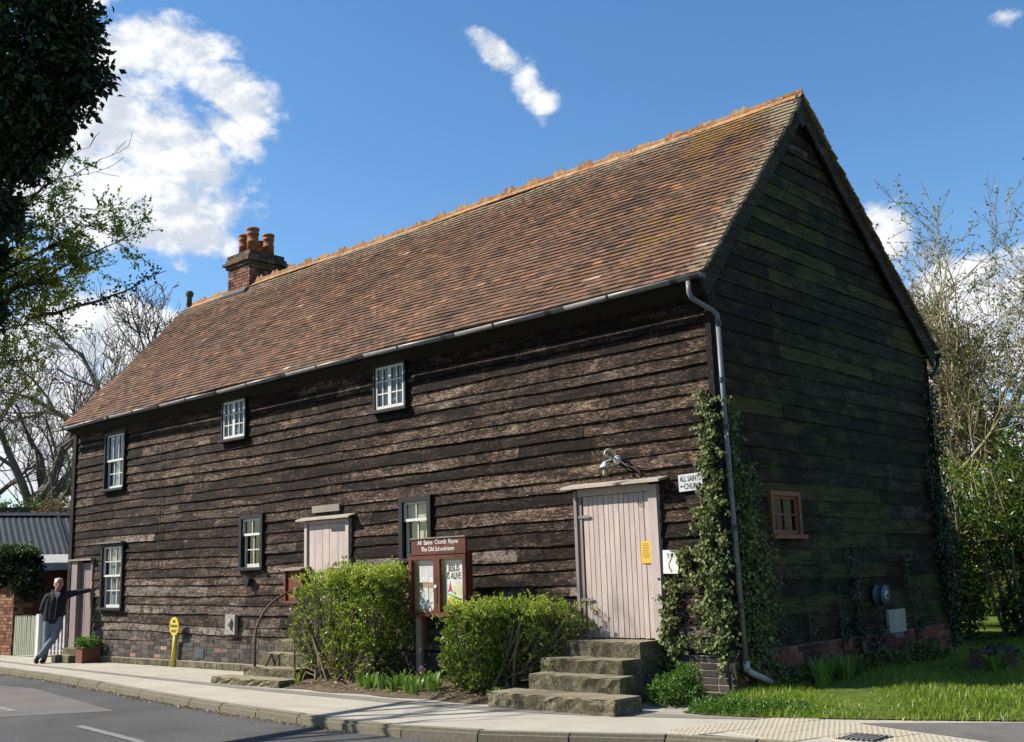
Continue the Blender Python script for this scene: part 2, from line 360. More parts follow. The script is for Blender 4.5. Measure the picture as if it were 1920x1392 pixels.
def concrete(name, base, dark, spots=.5):
    t = NT(name); p = t.pos(); a = t.noise(p, 3.2, 6, .7); b = t.noise(p, 34, 5, .75); c = t.noise(p, 120, 2, .6)
    col = t.ramp(t.math('ADD', t.math('MULTIPLY', a, .6), t.math('MULTIPLY', c, .4)), [(.3, tuple(x*.72 for x in base)), (.7, tuple(x*1.2 for x in base))])
    nz = t.n('ShaderNodeSeparateXYZ'); t.set(nz.inputs[0], t.n('ShaderNodeNewGeometry').outputs['Normal'])
    side = t.math('SUBTRACT', 1., t.math('MULTIPLY', nz.outputs[2], .9))
    col = t.mix(t.math('MULTIPLY', t.step(t.math('ADD', t.math('MULTIPLY', a, .5), t.math('MULTIPLY', b, .6)), .36, .60), t.math('MULTIPLY', side, spots), True), col, dark)
    return t.bsdf(col, .95, t.bump(t.math('ADD', b, c), .7, .01), 0, .2)
M['step'] = concrete('mossy_concrete', (.40, .35, .24), (.075, .065, .035), .95)
M['kerb'] = concrete('kerb_concrete', (.34, .31, .235), (.12, .105, .06), .6)

def ground_mat(name, lo, hi, sc=2., fine=140, bump=.5, cracks=0., streak=None):
    t = NT(name); p = t.pos(); a = t.noise(p, sc, 6, .6); b = t.noise(p, fine, 3, .7); c = t.noise(p, 24, 4, .6)
    k = t.math('ADD', t.math('MULTIPLY', a, .5), t.math('ADD', t.math('MULTIPLY', b, .38), t.math('MULTIPLY', c, .12)))
    col = t.ramp(k, [(.32, lo), (.66, hi)])
    if streak: col = t.mix(t.math('MULTIPLY', t.step(t.noise(t.vec(p, (1.2, 4, 1)), 1., 6, .7), .5, .72), .6), col, streak)
    st = t.noise(t.vec(p, (.9, .9, .9)), 1., 8, .72, 1.2)
    col = t.mix(t.math('MULTIPLY', t.step(st, .56, .70), .35), col, tuple(x*.55 for x in lo))
    sp = t.noise(p, 19, 3, .8)
    col = t.mix(t.math('MULTIPLY', t.step(sp, .70, .74), .5), col, tuple(x*.45 for x in lo))
    return t.bsdf(col, .93, t.bump(t.math('ADD', b, c), bump, .008), 0, .25)
M['asphalt'] = ground_mat('asphalt', (.060, .061, .062), (.150, .148, .145), .7, 80, 1.)
M['old_asphalt'] = ground_mat('old_asphalt', (.14, .128, .12), (.235, .215, .195), 1.2, 110, .6)
M['pavement'] = ground_mat('pavement_tarmac', (.44, .405, .325), (.62, .58, .48), 1.3, 150, .5, streak=(.41, .37, .295))
M['trench'] = ground_mat('trench_tarmac', (.22, .20, .175), (.33, .305, .27), 2, 150, .5)
M['apron'] = ground_mat('apron_tarmac', (.13, .12, .112), (.23, .215, .195), 2, 120, .6)
M['soil'] = ground_mat('soil', (.055, .038, .024), (.21, .155, .10), 6, 60, 1.)
M['earth'] = ground_mat('earth', (.05, .06, .02), (.10, .12, .04), 3, 60, 1.)
M['tactile'] = ground_mat('buff_slab', (.46, .41, .295), (.58, .52, .385), 3, 120, .4)
M['paint_line'] = ground_mat('worn_road_paint', (.12, .12, .118), (.40, .395, .38), 9, 90, .4)
def lawn_mat():
    t = NT('lawn'); p = t.pos(); a = t.noise(p, 2.2, 5, .6); b = t.noise(p, 70, 4, .7)
    return t.bsdf(t.ramp(t.math('ADD', t.math('MULTIPLY', a, .5), t.math('MULTIPLY', b, .5)), [(.35, (.05, .072, .009)), (.65, (.13, .18, .022))]), .9, t.bump(b, .8, .02), 0, .2)
M['lawn'] = lawn_mat()

def leaf_mat(name, stops, trans=.35, rough=.45, spec=.5):
    t = NT(name); g = t.n('ShaderNodeNewGeometry'); k = g.outputs['Random Per Island']
    p = g.outputs['Position']; big = t.noise(p, 2.5, 3)
    k = t.math('ADD', t.math('MULTIPLY', k, .75), t.math('MULTIPLY', big, .25))
    col = t.mix(1., t.ramp(k, stops), (t.k,)*3, 'MULTIPLY')
    d = t.n('ShaderNodeBsdfPrincipled'); t.set(d.inputs['Base Color'], col); d.inputs['Roughness'].default_value = rough; d.inputs['Specular IOR Level'].default_value = spec
    tr = t.n('ShaderNodeBsdfTranslucent'); t.set(tr.inputs['Color'], t.mix(.5, col, t.mix(1., col, (1.3, 1.5, .5), 'MULTIPLY')))
    mxs = t.n('ShaderNodeMixShader'); mxs.inputs[0].default_value = trans
    t.t.links.new(d.outputs[0], mxs.inputs[1]); t.t.links.new(tr.outputs[0], mxs.inputs[2]); return t.surf(mxs.outputs[0])
M['bush_leaf'] = leaf_mat('bush_leaf', [(0, (.028, .050, .006)), (.4, (.09, .14, .015)), (.75, (.21, .26, .035)), (1, (.40, .42, .10))], .42, .38, .5)
M['sunlit_new_leaf'] = leaf_mat('sunlit_new_growth_leaf', [(0, (.20, .27, .03)), (.6, (.36, .42, .07)), (1, (.52, .54, .14))], .42, .4, .4)  # young leaf colour, brightened to stand in for sunlit bush tops
M['weed_leaf'] = leaf_mat('weed_leaf', [(0, (.05, .11, .015)), (.6, (.09, .18, .025)), (1, (.16, .26, .05))])
M['ivy_leaf'] = leaf_mat('ivy_leaf', [(0, (.022, .034, .009)), (.45, (.065, .088, .022)), (.8, (.15, .18, .05)), (1, (.34, .33, .15))], .18, .55, .3)
M['dark_ivy'] = leaf_mat('dark_ivy_leaf', [(0, (.012, .022, .010)), (.6, (.024, .042, .016)), (1, (.045, .07, .025))], .12, .4, .35)
M['spring_leaf'] = leaf_mat('spring_leaf', [(0, (.20, .23, .025)), (.6, (.35, .38, .06)), (1, (.50, .50, .14))], .6)
M['laurel_leaf'] = leaf_mat('laurel_leaf', [(0, (.018, .034, .007)), (.50, (.065, .10, .016)), (.8, (.16, .21, .032)), (1, (.30, .33, .065))], .35, .3, .5)
M['hedge_leaf'] = leaf_mat('hedge_leaf', [(0, (.03, .055, .010)), (.6, (.06, .10, .018)), (1, (.12, .15, .03))])
M['bud'] = leaf_mat('bud', [(0, (.10, .10, .03)), (.6, (.17, .16, .05)), (1, (.24, .22, .08))], .3)
M['dry_leaf'] = leaf_mat('dry_leaf', [(0, (.16, .10, .05)), (.6, (.32, .22, .12)), (1, (.5, .38, .24))], .2)
M['grass_blade'] = leaf_mat('grass_blade', [(0, (.10, .17, .010)), (.6, (.19, .28, .020)), (1, (.32, .37, .06))], .38)
M['bulb_leaf'] = leaf_mat('bulb_leaf', [(0, (.06, .12, .02)), (.7, (.11, .20, .03)), (1, (.20, .28, .06))], .35)
M['purple_petal'] = leaf_mat('purple_petal', [(0, (.30, .12, .36)), (1, (.50, .26, .52))], .3)
M['yellow_petal'] = leaf_mat('yellow_petal', [(0, (.7, .5, .04)), (1, (.8, .62, .08))], .3)
M['bark'] = simple('bark', (.105, .085, .062), .95, .5, 6, .8, bd=.02)
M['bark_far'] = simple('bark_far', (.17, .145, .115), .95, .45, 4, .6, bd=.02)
M['bark_lichen'] = simple('bark_lichen', (.34, .30, .155), .95, .45, 5, .6, bd=.02)
M['twig'] = simple('twig', (.20, .165, .12), .9, .4, 10, .4)
M['stem_brown'] = simple('stem_brown', (.24, .19, .125), .9, .4, 10, .4)
M['gutter'] = simple('grey_plastic', (.26, .255, .24), .4, .25, 6, .05)
M['gutter_joint'] = simple('dark_plastic', (.035, .035, .038), .45, .3, 8, .1)
M['pipe'] = simple('pipe_grey', (.135, .14, .15), .5, .3, 7, .1)
M['pipe_shoe'] = simple('pale_pipe', (.45, .46, .45), .5, .2, 8, .1)
M['rust'] = simple('rusty_iron', (.13, .065, .045), .75, .5, 25, .5)
M['iron'] = simple('black_iron', (.02, .02, .021), .6, .4, 20, .3)
M['terracotta'] = simple('terracotta', (.36, .135, .055), .85, .35, 9, .35)
M['lead'] = simple('lead_flashing', (.17, .16, .14), .6, .25, 6, .3)
M['corbel'] = simple('lichen_brick', (.115, .095, .06), .95, .6, 14, .8, bd=.015)
M['dark_inside'] = simple('dark_inside', (.014, .0125, .011), .95, .2, 4, 0)
M['curtain'] = simple('net_curtain', (.62, .62, .60), .9, .12, 20, .2)
M['blind'] = simple('cream_blind', (.70, .60, .36), .8, .08, 5, .05)
M['white_plastic'] = simple('white_plastic', (.78, .78, .76), .35, .06, 10, .03)
M['yellow_paint'] = simple('yellow_enamel', (.72, .56, .06), .4, .15, 15, .1)
M['black_ink'] = simple('black_ink', (.02, .02, .02), .6, .1, 10, 0)
M['grey_ink'] = simple('grey_ink', (.35, .35, .36), .7, .1, 10, 0)
M['white_ink'] = simple('white_lettering', (.82, .81, .78), .5, .04, 10, 0)
M['white_paper'] = simple('white_paper', (.80, .80, .79), .8, .03, 10, .02)
M['orange_paper'] = simple('orange_paper', (.80, .50, .05), .8, .05, 10, .05)
M['cork'] = simple('cork', (.48, .33, .17), .9, .2, 50, .2)
M['sign_white'] = simple('sign_white', (.62, .63, .64), .5, .1, 12, .05)
M['red_ink'] = simple('red_ink', (.62, .07, .03), .7, .08, 10, 0)
M['lime_ink'] = simple('lime_ink', (.62, .74, .08), .7, .08, 10, 0)
M['green_ink'] = simple('green_ink', (.20, .52, .08), .7, .1, 10, 0)
M['orange_ink'] = simple('orange_ink', (.80, .45, .06), .7, .1, 10, 0)
M['pale_yellow_ink'] = simple('pale_yellow_ink', (.80, .77, .45), .7, .05, 10, 0)
M['grey_box'] = simple('grey_box', (.30, .285, .26), .7, .6, 22, .2)
M['panel_grey'] = simple('panel_grey', (.24, .24, .20), .7, .25, 10, .2)
M['slate_blue'] = simple('slate_plastic', (.06, .075, .085), .5, .3, 10, .1)
M['corrugated'] = simple('corrugated_sheet', (.055, .057, .054), .6, .3, 3, .1)
M['pale_roof'] = simple('pale_felt', (.50, .50, .46), .8, .12, 4, .1)
M['dark_fence'] = wood('dark_fence', 'z', (.02, .016, .010), (.05, .042, .02), (.10, .085, .04))
M['stump'] = simple('stump_wood', (.13, .085, .055), .95, .5, 10, .9, bd=.02)
M['skin'] = simple('skin', (.55, .27, .19), .5, .08, 30, .05)
M['hair'] = simple('white_hair', (.66, .64, .62), .7, .2, 60, .4)
M['jacket'] = simple('navy_jacket', (.010, .0105, .017), .85, .35, 18, .6, bd=.012)
M['jeans'] = simple('grey_jeans', (.17, .21, .25), .9, .22, 14, .5, bd=.01)
M['shirt'] = simple('pink_shirt', (.62, .46, .46), .8, .1, 20, .2)
M['shoe'] = simple('black_shoe', (.015, .015, .018), .45, .3, 20, .1)
def glass_mat(name, tint=(.95, .97, .96), refl=1.0):
    t = NT(name); tr = t.n('ShaderNodeBsdfTransparent'); t.set(tr.inputs['Color'], tint)
    gl = t.n('ShaderNodeBsdfGlossy'); gl.inputs['Roughness'].default_value = .02
    t.set(gl.inputs['Normal'], t.bump(t.noise(t.pos(), 2.2, 2), .12, .03))
    lw = t.n('ShaderNodeLayerWeight'); lw.inputs['Blend'].default_value = .5; fr_ = t.math('ADD', .045, t.math('MULTIPLY', t.math('POWER', lw.outputs['Facing'], 4.5), .9))
    mx_ = t.n('ShaderNodeMixShader'); t.set(mx_.inputs[0], t.math('MULTIPLY', fr_, refl, True))
    t.t.links.new(tr.outputs[0], mx_.inputs[1]); t.t.links.new(gl.outputs[0], mx_.inputs[2]); return t.surf(mx_.outputs[0])
M['glass'] = glass_mat('window_glass', (.85, .88, .87), 1.3)
M['dim_reflection_glass'] = glass_mat('dim_reflection_glass', (.6, .6, .58), .25)  # gable panes: reflection cut to imitate dark trees mirrored in them
M['clear_glass'] = glass_mat('clear_glass', (.97, .98, .975), .7)
M['lamp_glass'] = glass_mat('lamp_glass', (.80, .78, .62), 1.)

# ------------------------------------------------------------------ ground, road, pavement
def sheet(name, poly, z, mat, **k):
    return MB().add([(x, y, z) for x, y in poly], [tuple(range(len(poly)))]).build(name, mat, **k)
KERB = [(-70, 1.6), (-40, .1), (-22, -1.15), (-18, -1.5), (-15.2, -1.75), (-12.5, -2.02), (-9.7, -2.42), (-7.35, -2.80), (-5.7, -3.03), (-4.63, -3.13), (-3.76, -3.20),
        (-2.86, -3.27), (-2.06, -3.28), (-1.38, -3.20), (-.75, -3.02), (-.06, -2.74), (.5, -2.52), (1.06, -2.29), (1.8, -2.28), (2.6, -2.34), (3.6, -2.26), (5, -1.95), (8, -1.1), (14, .4)]
def kerb_y(x):
    return float(np.interp(x, [p[0] for p in KERB], [p[1] for p in KERB]))
sheet('ground', [(-900, -900), (900, -900), (900, 900), (-900, 900)], -.20, M['earth'], kind='structure')
MB().add([(-70, -9.4, -.105), (40, -9.4, -.105)] + [(x, y+.02, -.105) for x, y in ((14, .4), *KERB[::-1][1:])], [tuple(range(2+len(KERB)))]).build('road', M['asphalt'], kind='structure')
sheet('road_patch', [(-30, -1.9), (-12.5, -2.86), (-11.4, -2.80), (-9.2, -3.22), (-7.0, -3.67), (-7.8, -4.79), (-12, -4.4), (-30, -3.4)], -.101, M['old_asphalt'], kind='structure')
for n, q in enumerate((((-9.9, -4.20), (-8.28, -4.42), .055), ((-5.96, -4.66), (-4.03, -4.91), .05))):
    a, b, w = Vector((*q[0], -.097)), Vector((*q[1], -.097)), q[2]
    d = (b-a).normalized(); s = Vector((-d.y, d.x, 0))*w
    MB().add([a-s, b-s, b+s, a+s], [(0, 1, 2, 3)]).build('road_marking', M['paint_line'], kind='structure')
pts = [(x, y+.13) for x, y in KERB]
pave = MB().add([(x, y, 0) for x, y in pts] + [(14, 6, 0), (0, 6, 0), (-70, 6, 0)], [tuple(range(len(pts)+3))]).build('pavement', M['pavement'], kind='structure')
# trench reinstated in darker tarmac along the pavement
top = [(-40, .6), (-20, -.55), (-15.2, -1.03), (-10.43, -1.37), (-6.62, -1.60), (-4.27, -1.63), (-2.47, -1.54), (-1.05, -1.33), (.11, -1.02), (1.12, -.78)]
bot = [(-40, .4), (-20, -.72), (-15.0, -1.19), (-9.95, -1.60), (-6.2, -1.87), (-3.9, -1.91), (-2.2, -1.82), (-.85, -1.60), (.25, -1.24), (1.17, -.90)]
top = [(x, y-.10 if x > -3.5 else y-.02) for x, y in top]; bot = [(x, y-.10 if x > -3.5 else y) for x, y in bot]
n = len(top)
MB().add([(x, y, .004) for x, y in top+bot], [(i, n+i, n+i+1, i+1) for i in range(n-1)]).build('trench_patch', M['trench'], kind='structure')
sheet('side_apron', [(1.86, -.86), (3.30, -1.36), (4.6, -1.2), (9, -.4), (9, 2.55), (6, 1.1), (4.2, .42), (3.1, -.13), (2.5, -.48)], .004, M['apron'], kind='structure')

# kerbstones, one by one along the edge of the pavement
kb = bpy.data.meshes.new('kerbstone')
def along(poly, x0):
    out = []; x = x0
    while x < 9:
        L = .915; dy = (kerb_y(x+.3)-kerb_y(x-.3))/.6; dx = L/math.sqrt(1+dy*dy); out.append((x, x+dx)); x += dx
    return out
bmk = MB().box((-.45, 0, -.16), (.45, .125, .004)); km = bmk.mesh('kerbstone', M['kerb'])
bm = bmesh.new(); bm.from_mesh(km)
bmesh.ops.bevel(bm, geom=[e for e in bm.edges if all(v.co.y < .01 and v.co.z > -.01 for v in e.verts)], offset=.03, segments=2, affect='EDGES'); bm.to_mesh(km); bm.free()
for i, (x0, x1) in enumerate(along(KERB, -21)):
    a, b = Vector((x0, kerb_y(x0), 0)), Vector((x1, kerb_y(x1), 0)); c = (a+b)/2
    drop = 0
    k = link('kerbstone', km, pave); k.location = (c.x, c.y, drop + random.uniform(-.006, .006)); k.rotation_euler = (0, 0, math.atan2(b.y-a.y, b.x-a.x) + random.uniform(-.006, .006))
    k.scale = ((b-a).length/.915*.998, 1, 1)
# buff tactile slabs at the dropped kerb
sm = MB().box((-.197, -.197, 0), (.197, .197, .012))
for i in range(6):
    for j in range(6):
        x, y = -.165+i*.066, -.165+j*.066
        k = 6; b = len(sm.v)
        sm.v += [(x+.017*math.cos(2*math.pi*q/k), y+.017*math.sin(2*math.pi*q/k), .012) for q in range(k)] + [(x+.010*math.cos(2*math.pi*q/k), y+.010*math.sin(2*math.pi*q/k), .018) for q in range(k)]
        sm.f += [(b+q, b+(q+1) % k, b+k+(q+1) % k, b+k+q) for q in range(k)] + [tuple(b+k+q for q in range(k))]
slab = sm.mesh('tactile_slab', M['tactile'])
A0 = Vector((1.22, -.95, 0)); u = Vector((3.30-1.86, -1.36+.86, 0)).normalized(); v = Vector((u.y, -u.x, 0))
O = Vector((1.86, -.92, 0))
for i in range(-2, 8):
    for j in range(0, 7):
        p = O + u*(.4*i+.2) + v*(.4*j+.22)
        if p.y < kerb_y(p.x)+.24 or p.x > 5: continue
        s = link('tactile_slab', slab, pave); s.location = (p.x, p.y, -.006 + random.uniform(0, .002)); s.rotation_euler = (random.uniform(-.006, .006), random.uniform(-.006, .006), math.atan2(u.y, u.x))
# drain grate among them
g = thing('drain_grate', (2.30, -1.68, .0), 'small slotted iron drain grate set in the buff tactile paving', 'drain grate')
MB().box((2.12, -1.86, .0), (2.48, -1.50, .013)).build('surround', M['iron'], g)
for i in range(7):
    MB().box((2.15+i*.045, -1.84, .014), (2.172+i*.045, -1.52, .022)).build('grate_bar', M['gutter'], g)

# lawn beside the building, a little higher than the pavement
def edge_y(x): return float(np.interp(x, [-.2, .3, .64, 1.22, 1.7, 2.15, 3.08, 5, 9, 14], [-1.02, -1.06, -1.05, -.84, -.66, -.47, -.06, .9, 2.7, 5]))
def lawn_z(x, y):
    d = max(0., y-edge_y(x)) if x > -.2 else 1.
    s = min(1., d/.9); s = s*s*(3-2*s)
    return .012 + .10*s + .03*math.sin(x*1.3+y*.7)*s*.5
V, F = [], []; nx, ny = 40, 46
for i in range(nx+1):
    x = -.02 + 14*(i/nx)**1.3
    for j in range(ny+1):
        y = edge_y(x) + (34-edge_y(x))*(j/ny)**1.9; V.append((x, y, lawn_z(x, y)))
for i in range(nx):
    for j in range(ny):
        a = i*(ny+1)+j; F.append((a, a+ny+1, a+ny+2, a+1))
b = len(V)
for x in (-40, -.02):
    for y in (6.45, 34): V.append((x, y, .112))
F.append((b, b+2, b+3, b+1))
MB().add(V, F).build('lawn', M['lawn'], None, True, kind='structure')
sheet('back_garden_ground', [(-70, 2.2), (-16.3, 2.2), (-16.3, 34), (-70, 34)], .02, M['earth'], kind='structure')
# flower bed
V, F = [], []
for i in range(31):
    x = -6.35 + 4.2*i/30
    for j in range(9):
        y = -1.50 + 1.5*j/8 + (.05*math.sin(x*5) if j == 0 else 0)
        V.append((x, y, .006 if j == 0 else .03+.10*min(1, j/4) + random.uniform(-.015, .02)))
for i in range(30):
    for j in range(8):
        a = i*9+j; F.append((a, a+9, a+10, a+1))
MB().add(V, F).build('flower_bed', M['soil'], None, True, kind='structure')

# ------------------------------------------------------------------ the old weatherboarded schoolroom
Lb, Wb, RY, RZ = 16.05, 6.5, 2.685, 8.045
EY, EZ = -.29, 4.87                                   # front eave edge of the tiles
BY, BZ = Wb+.29, 4.86                                 # rear eave edge
house = thing('schoolroom', (-8, 3, 0), 'long old black weatherboarded building with steep clay tiled roof', 'building')
fw_sl = math.atan2(RZ-EZ, RY-EY); bk_sl = math.atan2(RZ-BZ, BY-RY)
def roof_z(y): return EZ + (y-EY)*math.tan(fw_sl) if y < RY else BZ + (BY-y)*math.tan(bk_sl)

# openings: s0, s1, z0, z1
OPEN_F = [(-14.68, -13.92, 3.45, 4.57), (-10.30, -9.60, 4.02, 4.70), (-6.05, -5.38, 4.03, 4.70), (-14.64, -13.86, 1.06, 2.27),
          (-9.66, -9.10, 1.73, 2.56), (-5.46, -4.92, 1.75, 2.58), (-15.96, -15.08, .10, 2.02), (-7.80, -6.70, .58, 2.42), (-2.09, -.88, .665, 2.50)]
OPEN_G = [(1.16, 1.80, 1.86, 2.34)]
def grid_wall(mb, s0, s1, z0, z1, opens, place, thick):
    ss = sorted({s0, s1, *[o[0] for o in opens], *[o[1] for o in opens]}); zz = sorted({z0, z1, *[o[2] for o in opens], *[o[3] for o in opens]})
    for a, b in zip(ss, ss[1:]):
        for c, d in zip(zz, zz[1:]):
            if any(o[0] <= (a+b)/2 <= o[1] and o[2] <= (c+d)/2 <= o[3] for o in opens): continue
            mb.box(*place(a, b, c, d))
fwall = MB(); grid_wall(fwall, -Lb, 0, 0, 4.80, OPEN_F, lambda a, b, c, d: ((a, .035, c), (b, .16, d)), .1)
front = fwall.build('front_wall', M['dark_inside'], house)
gw = MB(); grid_wall(gw, .0, Wb, 0, 4.75, OPEN_G, lambda a, b, c, d: ((-.16, max(a, .161), c), (-.035, min(b, Wb), d)), .1)
gw.prism([(-.16, 0.0, 4.751), (-.16, Wb, 4.751), (-.16, RY, RZ-.12)], (.125, 0, 0))
gable = gw.build('gable_wall', M['dark_inside'], house)
ew = MB().box((-Lb, .161, 0), (-Lb+.1, Wb, 4.75)).prism([(-Lb, 0, 4.751), (-Lb, Wb, 4.751), (-Lb, RY, RZ-.12)], (.1, 0, 0)).box((-Lb+.1, Wb-.1, 0), (-.161, Wb, 4.80))
ew.build('rear_wall', M['dark_inside'], house)
MB().box((-Lb+.1, .161, .5), (-.161, Wb-.1, .56)).box((-Lb+.1, .161, 2.9), (-.161, Wb-.1, 2.98)).box((-Lb+.1, 2.6, .56), (-.161, 2.68, 4.9)).build('inner_floor', M['dark_inside'], house)

# --- weatherboards, each its own piece
def base_z(x): return float(np.interp(x, [-16.1, -14, -9.7, -4, 0.1], [.44, .455, .385, .46, .535]))
wv_ph = [random.uniform(0, 6.3) for _ in range(80)]
def smooth_noise(k, s): return .010*math.sin(s*.55+wv_ph[k]) + .006*math.sin(s*1.7+wv_ph[k+30]) + .004*math.sin(s*4.1+wv_ph[k]*2)
NROW = 25
def row_z(k, x):
    b = base_z(x); 
    t = k/NROW
    return b + (4.71-b)*t + (smooth_noise(k, x) if 0 < k < NROW else 0) + .010*math.sin(k*2.3)*(1 if 0 < k < NROW else 0)
def board(parent, mat, s0, s1, zb, zt, place, t, e0=None, e1=None, seg=.16, **props):
    """zb, zt: functions of s; place(s, out, z) -> world; e0/e1 optional s at the top end"""
    n = max(1, int(math.ceil((s1-s0)/seg))); mb = MB(); vs = []
    ph = random.uniform(0, 100); skew = random.uniform(-.006, .006); wv = random.uniform(.001, .0032)
    tl = s0 if e0 is None else e0; tr = s1 if e1 is None else e1
    for i in range(n+1):
        f = i/n; s = s0+(s1-s0)*f; st = tl+(tr-tl)*f
        w = wv*(math.sin(s*9+ph)+.7*math.sin(s*23+ph*2)) + (random.uniform(-.0018, .0018))
        o = .004*math.sin(s*1.3+ph) + skew*(f-.5)
        z0, z1 = zb(s)+w, zt(st)+.022
        vs += [place(s, .0, z0+.004), place(s, t+o, z0), place(s, t+o-.003, z0+.012), place(st, .006+o*.4, z1), place(st, 0, z1)]
    fs = []
    for i in range(n):
        a = i*5
        for j in range(5): fs.append((a+j, a+5+j, a+5+(j+1) % 5, a+(j+1) % 5))
    fs += [(0, 1, 2, 3, 4), tuple(n*5+j for j in (4, 3, 2, 1, 0))]
    mb.add(vs, fs); return mb.build('weatherboard', mat, parent, **props)
def cut(segs, a, b):
    out = []
    for s0, s1 in segs:
        if b <= s0 or a >= s1: out.append((s0, s1)); continue
        if a > s0+.01: out.append((s0, a))
        if b < s1-.01: out.append((b, s1))
    return out
FX = lambda s, o, z: (s, .033-o, z)
TRIM = .035
for k in range(NROW):
    zb = lambda x, k=k: row_z(k, x); zt = lambda x, k=k: row_z(k+1, x)
    cuts = [-Lb-.02]; x = -Lb + random.uniform(.8, 3.6)
    while x < -.9:
        cuts.append(x); x += random.uniform(1.3, 4.6)
    cuts.append(-.055)
    if 11 <= k <= 22 and random.random() < .8:
        cuts = sorted([c for c in cuts if abs(c+6.95) > .7] + [-6.95+random.uniform(-.02, .02)])
    for c0, c1 in zip(cuts, cuts[1:]):
        tint = random.random(); mid = (c0+c1)/2
        gy = .15 + .5*max(0, 1-k/10)*(.35+.65*max(0, min(1, (-mid-3)/7))) + random.uniform(-.2, .2)
        if k < 2: gy += .45
        if random.random() < .07: gy += .55
        if k > 16: gy -= .15
        t = random.uniform(.034, .046)
        segs = [(c0+.002, c1-.002)]
        extra = []
        for o in OPEN_F:
            zlo, zhi = zb((o[0]+o[1])/2), zt((o[0]+o[1])/2)
            if o[2]-.02 < zhi and o[3]+.02 > zlo:
                segs = cut(segs, o[0], o[1])
                a, b = max(o[0], c0+.002), min(o[1], c1-.002)
                if b-a > .04:
                    if zlo < o[2]-.05: extra.append((a, b, None, o[2]-.025))
                    if zhi > o[3]+.06: extra.append((a, b, o[3]+.004, None))
        for a, b in segs:
            if b-a < .03: continue
            board(front, M['board'], a, b, zb, zt, FX, t, tint=tint, grey=max(0., gy))
        for a, b, lo, hi in extra:
            board(front, M['board'], a, b, (lambda s, lo=lo: lo) if lo else zb, (lambda s, hi=hi: hi) if hi else zt, FX, t, tint=tint, grey=max(0., gy))
GX = lambda s, o, z: (-.033+o, s, z)
k = 0; z = .0
gz = [.50]
while gz[-1] < RZ-.3: gz.append(gz[-1] + random.uniform(.192, .212))
for k in range(len(gz)-1):
    ph = random.uniform(0, 6)
    def zrow(i, s, ph=ph): return gz[i] + .008*math.sin(s*.9+i*1.7) + (-.06*(s/Wb) + .02 if i < 2 else -.03*(s/Wb)*max(0, 1-i/8))
    zb = lambda s, k=k: zrow(k, s); zt = lambda s, k=k: zrow(k+1, s)
    def lim(z):
        if z < EZ+.1: return .0+.06, Wb-.02
        return (z-EZ-.1)/math.tan(fw_sl)+EY+.10, BY-(z-BZ-.1)/math.tan(bk_sl)-.10
    y0, y1 = lim(gz[k]); y0 = max(.055, y0); y1 = min(Wb-.02, y1)
    if y1-y0 < .15: continue
    cuts = [y0]; x = y0 + random.uniform(.6, 3)
    while x < y1-.4: cuts.append(x); x += random.uniform(1., 3.6)
    cuts.append(y1)
    for i, (c0, c1) in enumerate(zip(cuts, cuts[1:])):
        tint = random.random(); gy = random.uniform(0, .22); mo = random.uniform(.05, .45)
        r = random.random()
        if r < .09: gy = .55
        if r > .80: mo = .85
        segs = [(c0+.002, c1-.002)]; extra = []
        for o in OPEN_G:
            zlo, zhi = zb((o[0]+o[1])/2), zt((o[0]+o[1])/2)
            if o[2] < zhi and o[3] > zlo:
                segs = cut(segs, o[0], o[1]); a, b = max(o[0], c0+.002), min(o[1], c1-.002)
                if b-a > .04:
                    if zlo < o[2]-.05: extra.append((a, b, None, o[2]-.025))
                    if zhi > o[3]+.06: extra.append((a, b, o[3]+.004, None))
        tk = random.uniform(.024, .033)
        for a, b in segs:
            e0, e1 = a, b
            if i == 0 and a == c0+.002: e0 = max(a, lim(gz[k+1])[0])
            if i == len(cuts)-2 and b == c1-.002: e1 = min(b, lim(gz[k+1])[1])
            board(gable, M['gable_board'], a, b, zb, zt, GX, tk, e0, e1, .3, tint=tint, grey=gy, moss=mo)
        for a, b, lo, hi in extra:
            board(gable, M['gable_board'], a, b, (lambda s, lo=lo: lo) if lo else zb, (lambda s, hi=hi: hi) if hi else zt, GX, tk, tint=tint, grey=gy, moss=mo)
MB().prism([(-.055, -.018, .50), (.022, -.018, .50), (.022, .058, .50), (-.055, .058, .50)], (0, 0, 4.28)).build('corner_post', M['black_wood'], house, tint=.3, grey=.0)
MB().box((-Lb-.12, -.035, .05), (-Lb+.02, .10, 4.75)).build('corner_post', M['black_wood'], house, tint=.7, grey=.25)
MB().box((-.02, Wb-.02, .30), (.03, Wb+.03, 4.7)).build('corner_post', M['black_wood'], house, tint=.5, grey=.1)
# eaves soffit
MB().prism([(-Lb, .032, 4.70), (-Lb, .032, 4.80), (-Lb, EY+.05, EZ-.02), (-Lb, EY+.05, EZ-.06)], (Lb, 0, 0)).build('soffit', M['dark_inside'], house)

